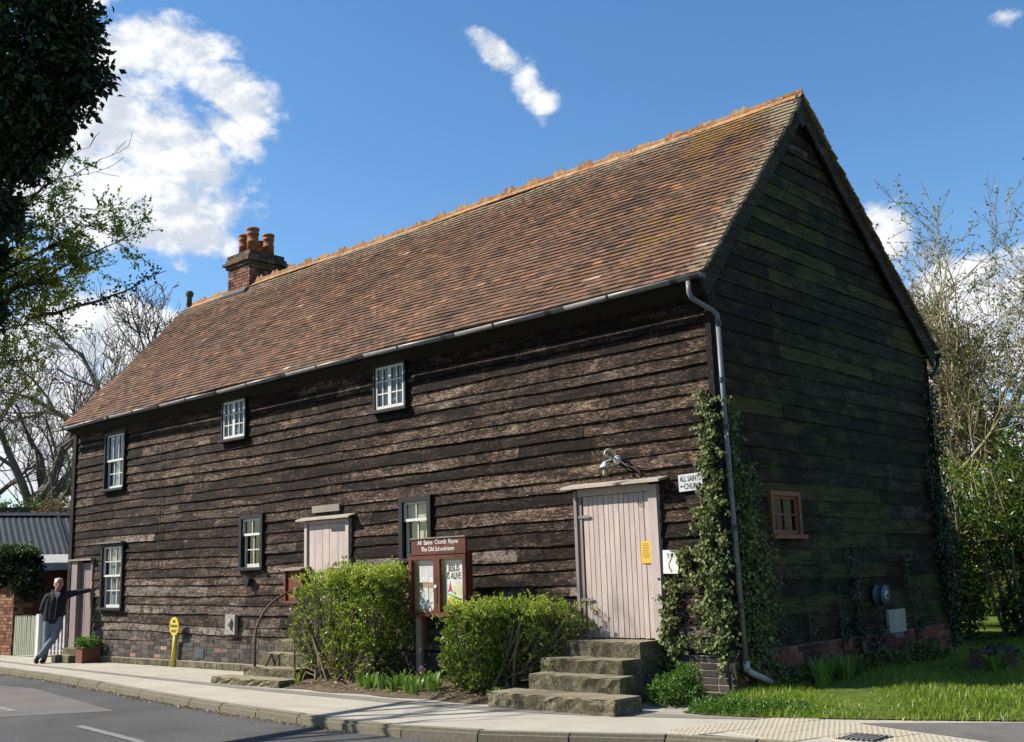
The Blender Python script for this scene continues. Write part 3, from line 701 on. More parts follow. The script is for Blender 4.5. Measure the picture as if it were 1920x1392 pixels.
# --- brick plinth, brick by brick
def bricks(parent, mat, faces, bw=.215, bh=.065, joint=.011, depth=.06, clump=None, skip=None):
    base = MB().box((-.5, -.5, -.5), (.5, .5, .5)).mesh('brick', mat)
    bm = bmesh.new(); bm.from_mesh(base); bmesh.ops.bevel(bm, geom=list(bm.edges), offset=.035, segments=1, affect='EDGES'); bm.to_mesh(base); bm.free()
    for o, ud, nd, length, z0, rows in faces:
        o, ud, nd = Vector(o), Vector(ud), Vector(nd)
        for r in range(rows):
            s = 0. ; header = r % 2 == 1
            first = True
            while s < length-.03:
                L = (.1025 if (header and (first or random.random() < .5)) else bw) ; first = False
                L = min(L, length-s)
                z = z0 + r*(bh+joint) + bh/2
                p = o + ud*(s+L/2) + Vector((0, 0, z)) + nd*(random.uniform(-.004, .006) - depth/2)
                s += L+joint
                if L < .04 or (skip and skip(p)): continue
                b = link('brick', base, parent); b.location = p - ORG[parent]
                b.rotation_euler = (random.uniform(-.01, .01), random.uniform(-.01, .01), math.atan2(ud.y, ud.x)+random.uniform(-.012, .012))
                b.scale = (L, depth, bh); b['tint'] = random.random() if mat is not M['brick_plinth'] else random.random()**1.6*(1. if random.random() < .15 else .8)
pl = MB().box((-Lb, -.028, 0), (-15.99, .034, .42)).box((-15.05, -.028, 0), (-7.86, .034, .36)).box((-6.6, -.028, 0), (-2.18, .034, .42)).build('plinth', M['mortar_dark'], house)
plc = MB().box((-.87, -.028, 0), (.028, .034, .50)).build('corner_plinth', M['mortar'], house)
bricks(pl, M['brick_plinth'], [((-14.98, -.034, 0), (1, 0, 0), (0, -1, 0), 7.0, .135, 4)], skip=lambda p: p.x > -8 and p.x < -1)
bricks(plc, M['brick_plinth'], [((-.86, -.036, 0), (1, 0, 0), (0, -1, 0), .89, .03, 6)], joint=.015)
lg = MB().box((-15.0, -.085, 0), (-8.05, -.0285, .118)).build('plinth_ledge', M['mortar'], house)
bricks(lg, M['step'], [((-14.98, -.092, 0), (1, 0, 0), (0, -1, 0), 6.9, .004, 1)], bw=.17, bh=.108, depth=.05)
vt = MB().box((-11.03, -.045, .17), (-10.78, -.0285, .33))
for i in range(6): vt.box((-11.02, -.052, .18+i*.025), (-10.79, -.0455, .19+i*.025))
vt.build('air_brick', M['slate_blue'], house)
gp = MB().box((-.034, .035, -.05), (.022, Wb, .52)).build('gable_plinth', M['mortar_dark'], house)
bricks(gp, M['brick_red'], [((.028, .04, 0), (0, 1, 0), (1, 0, 0), 6.44, .06, 6)])

# --- roof: boarded slabs under the tiles
def slab_y(y0, z0, y1, z1, x0, x1, th=.05):
    d = Vector((0, y1-y0, z1-z0)).normalized(); nrm = Vector((0, -d.z, d.y)); nrm = nrm if nrm.z > 0 else -nrm
    a, b = Vector((0, y0, z0)), Vector((0, y1, z1))
    q = [a, b, b-nrm*th, a-nrm*th]
    return [Vector((x0, p.y, p.z)) for p in q], (x1-x0, 0, 0)
rf = MB(); rf.prism(*slab_y(EY+.04, EZ-.035+.04*math.tan(fw_sl), RY, RZ-.03, -Lb-.10, .085)); rf.prism(*slab_y(BY-.04, BZ-.035+.04*math.tan(bk_sl), RY+.003, RZ-.03, -Lb-.10, .085))
roof = rf.build('roof', M['dark_inside'], house)
TW, TG, TLn, TT = .165, .0985, .185, .031
X0, X1 = -Lb-.17, .145
def tile_rows(y0, z0, ang, length, sgn, flat=0.):
    """yield bottom-centre, width, seed for every tile of one slope"""
    up = Vector((0, sgn*math.cos(ang), math.sin(ang))); nr = Vector((0, -sgn*math.sin(ang), math.cos(ang)))
    rows = int(length/TG)
    for r in range(rows):
        n = int((X1-X0)/TW)+2; off = (r % 2)*.5*TW + random.uniform(-.03, .03)
        for i in range(n):
            a = X0 + i*TW - off; b = a+TW
            a, b = max(a, X0+random.uniform(-.01, .01)), min(b, X1+random.uniform(-.012, .012))
            if b-a < .03: continue
            xm = (a+b)/2; v = r*TG
            sag = -.030*math.sin(math.pi*min(1, max(0, v/length)))*(1+.3*math.sin(xm*.6)) + .010*math.sin(xm*1.1+v*1.3) + .006*math.sin(xm*3.1-v*4)
            yield r, i, Vector((xm, y0, z0)) + up*(v+random.uniform(-.0025, .0025)) + nr*(sag+random.uniform(0, .003)), b-a-.0015, up, nr
def tile_verts(p, w, up, nr, tl):
    d = (up*math.cos(.19+tl) - nr*math.sin(.19+tl)); q = nr*math.cos(.15)+up*math.sin(.15)
    x = Vector((1, 0, 0)); roll = random.uniform(-.006, .006)
    b0 = p + nr*.030
    out = []
    for hh in (0, TT):
        for sx, l in ((-.5, 0), (.5, 0), (.5, TLn), (-.5, TLn)):
            out.append(b0 + x*(sx*w) + d*l + q*(hh + sx*roll*2*w*3))
    return out
TF = [(4,5,6,7), (0,1,5,4), (1,2,6,5), (3,0,4,7), (0,3,2,1)]
Ls = math.hypot(RY-EY, RZ-EZ); cand = list(tile_rows(EY, EZ-.005, fw_sl, Ls-.05, 1))
def rnd_tint(): return min(1., max(0., random.gauss(.36, .20))) if random.random() > .035 else random.uniform(.80, .91)
camp = cam.matrix_world.translation
cand.sort(key=lambda c: (c[2]-camp).length)
for r, i, p, w, up, nr in cand[:300]:
    vs = tile_verts(p, w, up, nr, random.uniform(-.012, .018))
    mb = MB().add([v_ - p for v_ in vs], TF); me = mb.mesh('roof_tile', M['tile'])
    o = link('roof_tile', me, roof, tint=rnd_tint()); o.location = p - ORG[roof]
def tile_field(cands, name):
    V, F, A = [], [], []
    for r, i, p, w, up, nr in cands:
        b = len(V); V += [tuple(q) for q in tile_verts(p, w, up, nr, random.uniform(-.012, .018))]; F += [tuple(b+j for j in f) for f in TF]; A += [rnd_tint()]*8
    link(name, npmesh(name, V, F, M['tile'], ORG[roof], attr=A), roof, kind='stuff')
tile_field(cand[300:], 'roof_tiling')
tile_field(list(tile_rows(BY, BZ-.005, bk_sl, math.hypot(BY-RY, RZ-BZ)-.05, -1)), 'rear_roof_tiling')
# undercloak & bargeboards on the gable
for sgn, y0, z0, ang, nm in ((1, EY-.02, EZ, fw_sl, .2), (-1, BY+.02, BZ, bk_sl, .5)):
    up = Vector((0, sgn*math.cos(ang), math.sin(ang))); nr = Vector((0, -sgn*math.sin(ang), math.cos(ang)))
    L_ = math.hypot(RY-y0, RZ-z0)+.10
    mb = MB(); n = 14
    for i in range(n+1):
        f = i/n; p = Vector((.088, y0, z0-.045)) + up*(L_*f - (.0 if i < n else .005)) + nr*(-.03*math.sin(math.pi*f))
        w = .21 + random.uniform(-.012, .012) + (.05*(1-f*6) if f < .16 else 0)
        mb.v += [tuple(p + Vector((0, 0, .0)) ), tuple(p - nr*w), tuple(p - nr*w - Vector((.035, 0, 0))), tuple(p - Vector((.035, 0, 0)))]
    for i in range(n):
        a = i*4; mb.f += [(a+j, a+4+j, a+4+(j+1) % 4, a+(j+1) % 4) for j in range(4)]
    mb.f += [(0, 1, 2, 3), tuple(n*4+j for j in (3, 2, 1, 0))]
    mb.build('bargeboard', M['barge'], house, tint=nm, grey=.40 if sgn > 0 else .10, moss=.30)
MB().prism([(.04, RY, RZ-.0), (.04, RY-.24, RZ-.26), (.04, RY, RZ-.46), (.04, RY+.24, RZ-.20)], (.052, 0, 0)).build('apex_block', M['barge'], house, tint=.5, grey=.45, moss=.3)
# crested ridge tiles: every other one carries two pointed crests
RT = .293; x = X1-.01; i = 0
while x-RT > X0-.05:
    xc = x-RT/2; crest = i % 2 == 1 and i != 1
    mb = MB(); sz = .018*math.sin(xc*.9); zt_ = RZ+.05+sz
    for sg, ang in ((-1, fw_sl), (1, bk_sl)):
        d = Vector((0, sg*math.cos(ang), -math.sin(ang))); nn = Vector((0, sg*math.sin(ang), math.cos(ang)))
        a0 = Vector((0, RY, zt_)); a1 = a0 + d*.135
        for q0, q1 in ((x-RT+.003, x-.003),):
            mb.add([(q0, *a0.yz), (q1, *a0.yz), (q1, *a1.yz), (q0, *a1.yz), (q0, *(a1+nn*.018).yz), (q1, *(a1+nn*.018).yz), (q1, RY, zt_+.02), (q0, RY, zt_+.02)],
                   [(0, 1, 2, 3), (3, 2, 5, 4), (4, 5, 6, 7), (0, 3, 4, 7), (1, 6, 5, 2)])
    prof = [(x-.004, zt_+.015), (x-RT+.004, zt_+.015), (x-RT+.004, zt_+.06)]
    if crest:
        h = random.uniform(.105, .14) if i not in (5, 9) else .09
        prof += [(x-RT+.02, zt_+.075), (x-RT*.74, zt_+h), (x-RT*.5, zt_+.075), (x-RT*.26, zt_+h), (x-.02, zt_+.075)]
    prof += [(x-.004, zt_+.06)]
    mb.prism([(px, RY-.014, pz) for px, pz in prof], (0, .028, 0))
    mb.build('ridge_tile', M['ridge'], house, tint=random.random())
    x -= RT; i += 1
# finial stub at the far end
MB().lathe((X0+.08, RY, RZ+.04), [(.07, 0), (.06, .2), (.09, .26), (.10, .33), (.06, .38)], 10).build('finial', M['corbel'], house, True)

# --- chimney
ch = node('chimney', house)
cx0, cx1, cy0, cy1 = -14.31, -13.46, 2.58, 3.50
MB().box((cx0+.02, cy0+.02, 7.3), (cx1-.02, cy1-.02, 8.72)).build('chimney_core', M['mortar'], ch)
bricks(ch, M['brick_chimney'], [((cx0, cy0, 0), (1, 0, 0), (0, -1, 0), cx1-cx0, 7.86, 9), ((cx1, cy0+.06, 0), (0, 1, 0), (1, 0, 0), cy1-cy0-.06, 7.70, 11)], depth=.06)
for dz, e, h in ((8.56, .045, .07), (8.635, .10, .07), (8.71, .055, .07), (8.785, .02, .10)):
    cc_ = MB().box((cx0-e+.012, cy0-e+.012, dz), (cx1+e-.012, cy1+e-.012, dz+h)).build('corbel_core', M['mortar_dark'], ch)
    bricks(ch, M['brick_corbel'], [((cx0-e, cy0-e, 0), (1, 0, 0), (0, -1, 0), cx1-cx0+2*e, dz, 1), ((cx1+e, cy0-e+.06, 0), (0, 1, 0), (1, 0, 0), cy1-cy0+2*e-.06, dz, 1)], depth=.06, bh=h-.006)
MB().prism([(cx0-.08, cy0-.03, RZ-.10), (cx1+.05, cy0-.03, RZ-.10), (cx1+.05, cy0-.14, RZ-.22), (cx0-.08, cy0-.14, RZ-.22)], (0, -.03, .07)).build('mortar_fillet', M['mortar_dark'], ch)
for px, py, r, h in ((-13.72, 2.84, .135, .62), (-14.10, 2.84, .105, .55), (-13.72, 3.27, .125, .56), (-14.08, 3.28, .11, .48)):
    MB().lathe((px, py, 8.87), [(r*1.05, 0), (r*.98, h*.45), (r*1.03, h*.46), (r*1.03, h*.50), (r*.95, h*.51), (r*.93, h*.74), (r*1.06, h*.76), (r*1.06, h*.80), (r*.97, h*.82), (r*.99, h*.92), (r*1.1, h*.93), (r*1.1, h), (r*.8, h), (r*.75, h*.6)], 18).build('chimney_pot', M['terracotta'], ch, True)

# --- gutter and downpipe
gm_ = MB(); GZ, GY = 4.885, -.360
def half_round(mb, x0, x1, y, z0, z1, r, ro):
    k = 8; vs = []
    for xx, zz in ((x0, z0), (x1, z1)):
        for rr in (ro, r):
            for j in range(k+1):
                a = math.pi + math.pi*j/k; vs.append((xx, y+rr*math.cos(a), zz+rr*math.sin(a)))
    q = k+1; fs = []
    for j in range(k):
        fs += [(j, j+1, 2*q+j+1, 2*q+j), (q+j, 3*q+j, 3*q+j+1, q+j+1), (j, q+j, q+j+1, j+1), (2*q+j, 2*q+j+1, 3*q+j+1, 3*q+j)]
    fs += [(0, 2*q, 3*q, q), (k, q+k, 3*q+k, 2*q+k)]
    mb.add(vs, fs)
gx = [-16.32, -14.1, -12.0, -9.95, -7.9, -5.9, -3.9, -1.9, .02]
gzs = [GZ-.03+.012*math.sin(i*1.7) for i in range(len(gx))]
for i in range(len(gx)-1): half_round(gm_, gx[i]+.001, gx[i+1]-.001, GY, gzs[i], gzs[i+1], .046, .052)
gut = gm_.build('gutter', M['gutter'], house, True)
for i, xx in enumerate(np.arange(-15.9, .0, .98)):
    mb = MB(); zz = float(np.interp(xx, gx, gzs)); wd = .016 if i % 2 else .05; half_round(mb, xx-wd, xx+wd, GY, zz+.002, zz+.002, .0525, .058); mb.build('gutter_bracket', M['gutter_joint'], gut)
mb = MB(); half_round(mb, .025, .17, GY, gzs[-1], gzs[-1], .0525, .060); mb.box((.17, GY-.06, gzs[-1]-.062), (.176, GY+.06, gzs[-1]+.002)); mb.build('gutter_end', M['gutter_joint'], gut)
half = MB(); half_round(half, .11, .15, BY+.07, BZ-.03, BZ-.03, .05, .058); half_round(half, -2, .11, BY+.07, BZ-.03, BZ-.03, .05, .056)
half.box((.15, BY+.01, BZ-.09), (.156, BY+.13, BZ-.03)); half.tube([(.08, BY+.07, BZ-.07), (.08, BY+.06, BZ-.22), (.08, BY-.12, BZ-.36), (.05, Wb+.07, BZ-.42)], .036, 8); half.build('rear_gutter', M['gutter_joint'], house, True)
dp = MB().tube([(-.03, GY, 4.80), (-.03, GY, 4.66), (-.015, GY+.03, 4.60), (.07, -.03, 4.48), (.085, .03, 4.44), (.087, .045, 4.36)], .030, 10)
pipe = dp.build('downpipe', M['pipe'], house, True)
MB().tube([(.087, .045, 4.37), (.085, .055, 3.3), (.095, .085, 1.9), (.105, .13, .42)], .031, 12).build('pipe_length', M['pipe'], pipe, True)
for z in (4.30, 3.62, 3.06, 1.9, 1.02): 
    yy = float(np.interp(z, [.42, 1.9, 3.3, 4.37], [.13, .085, .055, .045])); xx = float(np.interp(z, [.42, 1.9, 3.3, 4.37], [.105, .095, .085, .087]))
    MB().tube([(xx, yy, z), (xx, yy, z+.06)], .041, 12).build('pipe_collar', M['gutter_joint'], pipe)
MB().tube([(.105, .13, .44), (.107, .135, .34)], .040, 10).tube([(.107, .135, .36), (.13, .18, .31), (.24, .42, .19)], .036, 10).build('pipe_shoe', M['pipe_shoe'], pipe, True)

# --- windows
def window(parent, ax, s0, s1, z0, z1, frame, sash, rows_up, cols, rows_lo, split=None, trim=.08, proud=.05, depth=.10, cill=M['black_paint'], back=None, casement=False, back_frac=(0, 1), name='window', toplight=True):
    """sash window: outer box set in the opening, two sashes (upper proud of the lower), panes and bars"""
    w = node(name, parent)
    def bx(mb, a, b, o0, o1, c, d): # s range, outward range, z range
        if ax == 'x': mb.box((a, -o1, c), (b, -o0, d))
        else: mb.box((o0, a, c), (o1, b, d))
        return mb
    P = proud; D_ = -depth
    for a, b, c, d in ((s0-trim, s0, z0, z1), (s1, s1+trim, z0, z1), (s0-trim, s1+trim, z1, z1+trim)):
        bx(MB(), a, b, D_, P, c, d).build('surround', frame, w, tint=random.random(), grey=.1)
    bx(MB(), s0-trim-.05, s1+trim+.05, D_, P+.045, z0-.055, z0-.002).build('sill', cill, w, bevel=.006, tint=random.random(), grey=.2)
    def sash_f(a, b, c, d, o, ncol, nrow, nm='sash', st=.038, bt=.018, bot=.055):
        f = MB(); o1 = o+.035
        bx(f, a, a+st, o, o1, c, d); bx(f, b-st, b, o, o1, c, d); bx(f, a+st, b-st, o+.001, o1-.001, d-st, d); bx(f, a+st, b-st, o+.001, o1-.001, c, c+bot)
        for i in range(1, ncol):
            x = a+st+(b-a-2*st)*i/ncol; bx(f, x-bt/2, x+bt/2, o+.004, o1-.004, c+bot, d-st)
        for j in range(1, nrow):
            z = c+bot+(d-st-c-bot)*j/nrow; bx(f, a+st, b-st, o+.0055, o1-.0055, z-bt/2, z+bt/2)
        f.build(nm, sash, w, tint=random.random(), grey=.0)
        for i in range(ncol):
            for j in range(nrow):
                xa, xb = a+st+(b-a-2*st)*i/ncol, a+st+(b-a-2*st)*(i+1)/ncol; za, zb2 = c+bot+(d-st-c-bot)*j/nrow, c+bot+(d-st-c-bot)*(j+1)/nrow
                q = MB(); oo = o+.012
                if ax == 'x': q.add([(xa, -oo, za), (xb, -oo, za), (xb, -oo+random.uniform(-.002, .002), zb2), (xa, -oo, zb2)], [(0, 1, 2, 3)])
                else: q.add([(oo, xa, za), (oo, xb, za), (oo, xb, zb2), (oo, xa, zb2)], [(0, 1, 2, 3)])
                q.build('pane', M['glass'] if ax == 'x' else M['dim_reflection_glass'], w)
    if casement:
        mid = (s0+s1)/2; sash_f(s0+.004, mid-.002, z0, z1, P-.055, 2, rows_lo); sash_f(mid+.002, s1-.004, z0, z1, P-.048, 2, rows_lo)
    elif split is None:
        sash_f(s0+.002, s1-.002, z0, z1, P-.07, cols, rows_lo)
    else:
        sash_f(s0+.002, s1-.002, split-.01, z1, P-.075, cols, rows_up, bot=.04); sash_f(s0+.012, s1-.012, z0, split+.03, P-.112, cols, rows_lo, bot=.06)
    if back:
        mat, o, f0, f1 = back; mb = MB(); n = 40; h0, h1 = z0+(z1-z0)*f0, z0+(z1-z0)*f1
        for i in range(n+1):
            s = s0+(s1-s0)*i/n; oo = o + (.02*math.sin(i*1.7)+.008*math.sin(i*3.1) if mat is M['curtain'] else 0)
            mb.v += [(s, -oo, h0), (s, -oo, h1)] if ax == 'x' else [(oo, s, h0), (oo, s, h1)]
        mb.f += [(2*i, 2*i+2, 2*i+3, 2*i+1) for i in range(n)]
        mb.build('curtain' if mat is M['curtain'] else 'blind', mat, w, True)
    return w
BK, WH = M['black_paint'], M['white_paint']
window(house, 'x', -14.68, -13.92, 3.45, 4.57, BK, WH, 1, 3, 2, split=4.02, trim=.04, back=(M['curtain'], -.12, .0, .55))
window(house, 'x', -10.30, -9.60, 4.02, 4.70, BK, WH, 3, 2, 3, trim=.035, casement=True, proud=.06, back=(M['curtain'], -.10, .0, .36))
window(house, 'x', -6.05, -5.38, 4.03, 4.70, BK, WH, 3, 2, 3, trim=.04, casement=True, proud=.06, back=(M['curtain'], -.10, .0, .50))
w4 = window(house, 'x', -14.64, -13.86, 1.06, 2.27, BK, WH, 2, 3, 2, split=1.68, trim=.06, back=(M['curtain'], -.10, .0, 1.))
MB().box((-14.76, -.12, 2.335), (-13.76, .03, 2.365)).build('head_board', M['lead'], w4)
w5 = window(house, 'x', -9.66, -9.10, 1.73, 2.56, BK, WH, 1, 2, 2, split=2.28, trim=.07)
MB().box((-9.52, -.11, 1.44), (-9.33, -.02, 1.58), Matrix.Rotation(R(25), 3, 'Y')).build('bracket', M['black_paint'], w5)
window(house, 'x', -5.46, -4.92, 1.75, 2.58, BK, WH, 1, 2, 1, split=2.30, trim=.075, back=(M['blind'], -.10, .0, 1.))
window(house, 'y', 1.16, 1.80, 1.86, 2.34, M['raw_wood'], M['raw_wood'], 2, 2, 2, trim=.055, proud=.03, cill=M['raw_wood'], back=None)

# --- doors
def plank_door(nm, x0, x1, z0, z1, y, n, mat, t=.03):
    d = node(nm, house); x = x0; ws = [random.uniform(.85, 1.15) for _ in range(n)]; tot = sum(ws)
    for w in ws:
        b = x+(x1-x0)*w/tot
        MB().box((x+.003, y+random.uniform(-.002, .002), z0+random.uniform(0, .006)), (b-.003, y+t, z1)).build('plank', mat, d, bevel=.003, tint=random.random()); x = b
    MB().box((x0, y+t+.002, z0), (x1, y+t+.02, z1)).build('door_ledge', M['dark_inside'], d)
    return d
dR = plank_door('door', -2.02, -.99, .675, 2.42, -.035, 13, M['pink_door'])
MB().box((-2.14, -.075, .665), (-2.095, .10, 2.50)).build('jamb', M['mauve_door'], dR, tint=.2)
MB().box((-2.093, -.05, .665), (-2.03, .08, 2.44)).build('jamb', M['mauve_door'], dR, tint=.3)
MB().box((-.985, -.062, .665), (-.86, .10, 2.50)).build('jamb', M['pink_door'], dR, tint=.6)
MB().box((-2.09, -.055, 2.425), (-.99, .08, 2.52)).build('lintel', M['pink_door'], dR, tint=.8)
MB().prism([(-2.24, -.205, 2.515), (-2.24, -.205, 2.545), (-2.24, .03, 2.595), (-2.24, .03, 2.565)], (1.52, 0, .0)).build('door_hood', M['hood_wood'], dR, tint=.4)
dM = plank_door('door', -7.76, -6.78, .585, 2.36, -.03, 5, M['pink_door'])
MB().box((-7.83, -.06, .58), (-7.765, .08, 2.42)).build('jamb', M['pink_door'], dM, tint=.25)
MB().box((-6.775, -.06, .58), (-6.70, .08, 2.42)).build('jamb', M['pink_door'], dM, tint=.35)
MB().box((-7.76, -.05, 2.365), (-6.78, .08, 2.42)).build('lintel', M['pink_door'], dM, tint=.5)
MB().prism([(-7.95, -.15, 2.425), (-7.95, -.15, 2.45), (-7.95, .03, 2.50), (-7.95, .03, 2.475)], (1.36, 0, .0)).build('door_hood', M['hood_wood'], dM, tint=.9)
MB().box((-7.15, -.040, 2.235), (-6.72, -.0325, 2.275)).build('strap_hinge', M['iron'], dM)
MB().box((-7.65, -.045, 2.55), (-6.95, -.01, 2.66)).build('fixing_board', M['grey_wood'], house, tint=.3)
dL = plank_door('door', -15.70, -15.14, .30, 1.98, .06, 3, M['mauve_door'])
MB().box((-15.96, -.045, .25), (-15.71, .07, 2.02)).build('jamb', M['mauve_door'], dL, tint=.7)
MB().box((-15.135, -.03, .25), (-15.08, .10, 2.02)).build('jamb', M['mauve_door'], dL, tint=.9)
MB().box((-16.02, -.10, 2.025), (-15.02, .05, 2.065)).build('lintel', M['grey_wood'], dL, tint=.2)
MB().box((-15.98, -.16, .0), (-15.06, .12, .245)).build('threshold', M['step'], dL)

for z in (2.15, 1.12): MB().box((-2.09, -.062, z), (-1.90, -.0535, z+.035)).build('strap_hinge', M['mauve_door'], dR, tint=.1)
MB().tube([(-12.42+.006*math.sin(i*1.3), -.032, 4.25-.17*i) for i in range(16)], .007, 5).build('wall_cable', M['iron'], house)

# ------------------------------------------------------------------ concrete steps
def steps(label, blocks, loc, group='flights of concrete door steps'):
    t = thing('door_steps', loc, label, 'steps', group)
    for a, b in blocks:
        mb = MB(); (x0, y0, z0), (x1, y1, z1) = a, b
        nx = max(3, int((x1-x0)/.09))
        # worn, uneven front edge: a strip of columns across the front
        me = MB().box(a, b).mesh('step', M['step'], False, ORG[t])
        bm = bmesh.new(); bm.from_mesh(me)
        bmesh.ops.subdivide_edges(bm, edges=[e for e in bm.edges if abs((e.verts[0].co-e.verts[1].co).x) > .2], cuts=nx, use_grid_fill=True)
        bmesh.ops.subdivide_edges(bm, edges=[e for e in bm.edges if abs((e.verts[0].co-e.verts[1].co).z) > .08], cuts=2, use_grid_fill=True)
        edge = [e for e in bm.edges if e.calc_face_angle(0) > .7 and all(v.co.y+ORG[t].y < y0+.001 or v.co.x+ORG[t].x > x1-.001 for v in e.verts) and all(v.co.z+ORG[t].z > z1-.001 for v in e.verts)]
        bmesh.ops.bevel(bm, geom=edge, offset=.014, segments=2, affect='EDGES')
        for v in bm.verts:
            if v.co.z+ORG[t].z > z0+.02:
                v.co += Vector((random.uniform(-.005, .005), random.uniform(-.006, .006) + (.014 if random.random() < .10 and v.co.y+ORG[t].y < y0+.02 else 0), random.uniform(-.005, .003)))
        bm.to_mesh(me); bm.free(); link('step', me, t)
    return t
steps('mossy concrete steps up to the wide pink door by the corner', [((-2.16, -.50, 0), (-.90, -.04, .665)), ((-2.11, -.86, 0), (-.885, -.505, .49)), ((-2.05, -1.15, 0), (-.72, -.865, .335)), ((-2.25, -1.63, -.02), (-.43, -1.155, .165))], (-1.5, -.8, 0))
steps('mossy concrete steps to the narrow pink door behind the bush', [((-7.92, -.54, 0), (-6.70, -.04, .575)), ((-7.86, -.88, 0), (-6.62, -.545, .40)), ((-7.84, -1.18, 0), (-6.56, -.885, .225)), ((-8.15, -1.53, -.02), (-6.44, -1.185, .10))], (-7.3, -.8, 0))
hr = thing('handrail', (-7.35, -1.0, .3), 'curved rusty iron handrail over the steps beside the bush', 'handrail')
pts = [(-7.62, -1.12, .22), (-7.62, -1.12, .55)]
for i in range(9):
    a = math.pi/2*i/8; pts.append((-7.62+.05*(1-math.cos(a)), -1.12+.85*(1-math.cos(a)), .62+.72*math.sin(a)))
pts += [(-7.55, -.05, 1.36)]
MB().tube(pts, .021, 8).build('rail', M['rust'], hr, True)
MB().tube([(-7.52, -.9, .40), (-7.52, -.9, .38), (-7.52, -1.0, .22)], .018, 6).build('rail_foot', M['rust'], hr)
MB().tube([(-6.72, -1.05, .22), (-6.72, -1.05, .9)], .016, 6).build('rail_post', M['rust'], hr)
for x0, x1, nm in ((-15.62, -15.22, 'grey concrete block lying on the pavement nearest the man'), (-15.16, -14.86, 'grey concrete block lying beside the wooden flower tub')):
    o = MB().box((x0, -.56, 0), (x1, -.32, .15)).build('concrete_block', M['step'], None, bevel=.012); o.location = (0, 0, 0); fin(o, nm, 'concrete block', 'concrete blocks by the door')

# ------------------------------------------------------------------ lettering
def text(s, size, place, mat, parent, name='lettering', align='CENTER', extrude=.002, squash=1., bold=0., space=1.):
    cu_ = bpy.data.curves.new('txt', 'FONT'); cu_.body = s; cu_.size = size; cu_.align_x = align; cu_.extrude = 0; cu_.offset = bold; cu_.space_character = space
    tmp = bpy.data.objects.new('txt', cu_); COL.objects.link(tmp)
    me = bpy.data.meshes.new_from_object(tmp.evaluated_get(bpy.context.evaluated_depsgraph_get()))
    bpy.data.objects.remove(tmp); bpy.data.curves.remove(cu_)
    V = np.array([tuple(v.co) for v in me.vertices])
    for v, c in zip(me.vertices, V):
        v.co = Vector(place(c[0]*squash, c[1])) - (ORG[parent] if parent else Vector((0, 0, 0)))
    me.materials.clear(); me.materials.append(mat); me.update(); return link(name, me, parent)
def quad(name, mat, place, a, b, c, d, parent):
    return MB().add([place(a, c), place(b, c), place(b, d), place(a, d)], [(0, 1, 2, 3)]).build(name, mat, parent)

# ------------------------------------------------------------------ notice board
nb = thing('notice_board', (-4.1, -.5, .1), 'glazed dark red wooden church notice board on posts between the bushes', 'notice board')
NX0, NX1, NZ0, NZ1, NY = -4.685, -3.565, .945, 1.775, -.60
cab = MB().box((NX0, NY+.06, NZ0), (NX1, NY+.105, NZ1)).box((NX0, NY, NZ0), (NX0+.03, NY+.0595, NZ1)).box((NX1-.03, NY, NZ0), (NX1, NY+.0595, NZ1)).box((NX0+.0301, NY, NZ0), (NX1-.0301, NY+.0595, NZ0+.03)).box((NX0+.0301, NY, NZ1-.03), (NX1-.0301, NY+.0595, NZ1))
cabo = cab.build('cabinet', M['mahogany'], nb, tint=.4)
MB().box((NX0-.015, NY-.04, NZ1+.002), (NX1+.02, NY+.115, NZ1+.022)).build('cap_rail', M['mahogany'], nb, tint=.7)
hd = MB().box((-4.645, NY-.005, NZ1+.024), (-3.585, NY+.03, 1.99)).build('header_board', M['mahogany'], nb, tint=.15)
MB().box((-4.655, NY-.02, 1.992), (-3.575, NY+.05, 2.008)).build('header_cap', M['grey_wood'], nb, tint=.6)
text('All  Saints  Church  Rayne', .082, lambda a, b: (-4.115+a, NY-.008, 1.915+b), M['white_ink'], hd, squash=.92, bold=.0012)
text('The Old Schoolroom', .082, lambda a, b: (-4.115+a, NY-.008, 1.823+b), M['white_ink'], hd, squash=.92, bold=.0012)
MB().box((NX0+.031, NY+.045, NZ0+.031), (NX1-.031, NY+.0585, NZ1-.031)).build('cork_back', M['cork'], nb)
nm_ = (NX0+NX1)/2
for a, b in ((NX0+.005, nm_-.003), (nm_+.003, NX1-.005)):
    d = MB(); z0, z1 = NZ0+.006, NZ1-.006; w = .058
    d.box((a, NY-.03, z0), (a+w, NY-.001, z1)).box((b-w, NY-.03, z0), (b, NY-.001, z1)).box((a+w, NY-.029, z0), (b-w, NY-.002, z0+w)).box((a+w, NY-.029, z1-w), (b-w, NY-.002, z1))
    dd = d.build('door', M['mahogany'], nb, tint=random.random())
    MB().add([(a+w, NY-.012, z0+w), (b-w, NY-.012, z0+w), (b-w, NY-.012, z1-w), (a+w, NY-.012, z1-w)], [(0, 1, 2, 3)]).build('pane', M['clear_glass'], dd)
MB().box((nm_-.035, NY-.045, 1.33), (nm_+.012, NY-.031, 1.37)).build('lock', M['white_plastic'], nb)
MB().box((nm_-.010, NY-.036, 1.13), (nm_+.014, NY-.0305, 1.325)).build('hasp', M['iron'], nb)
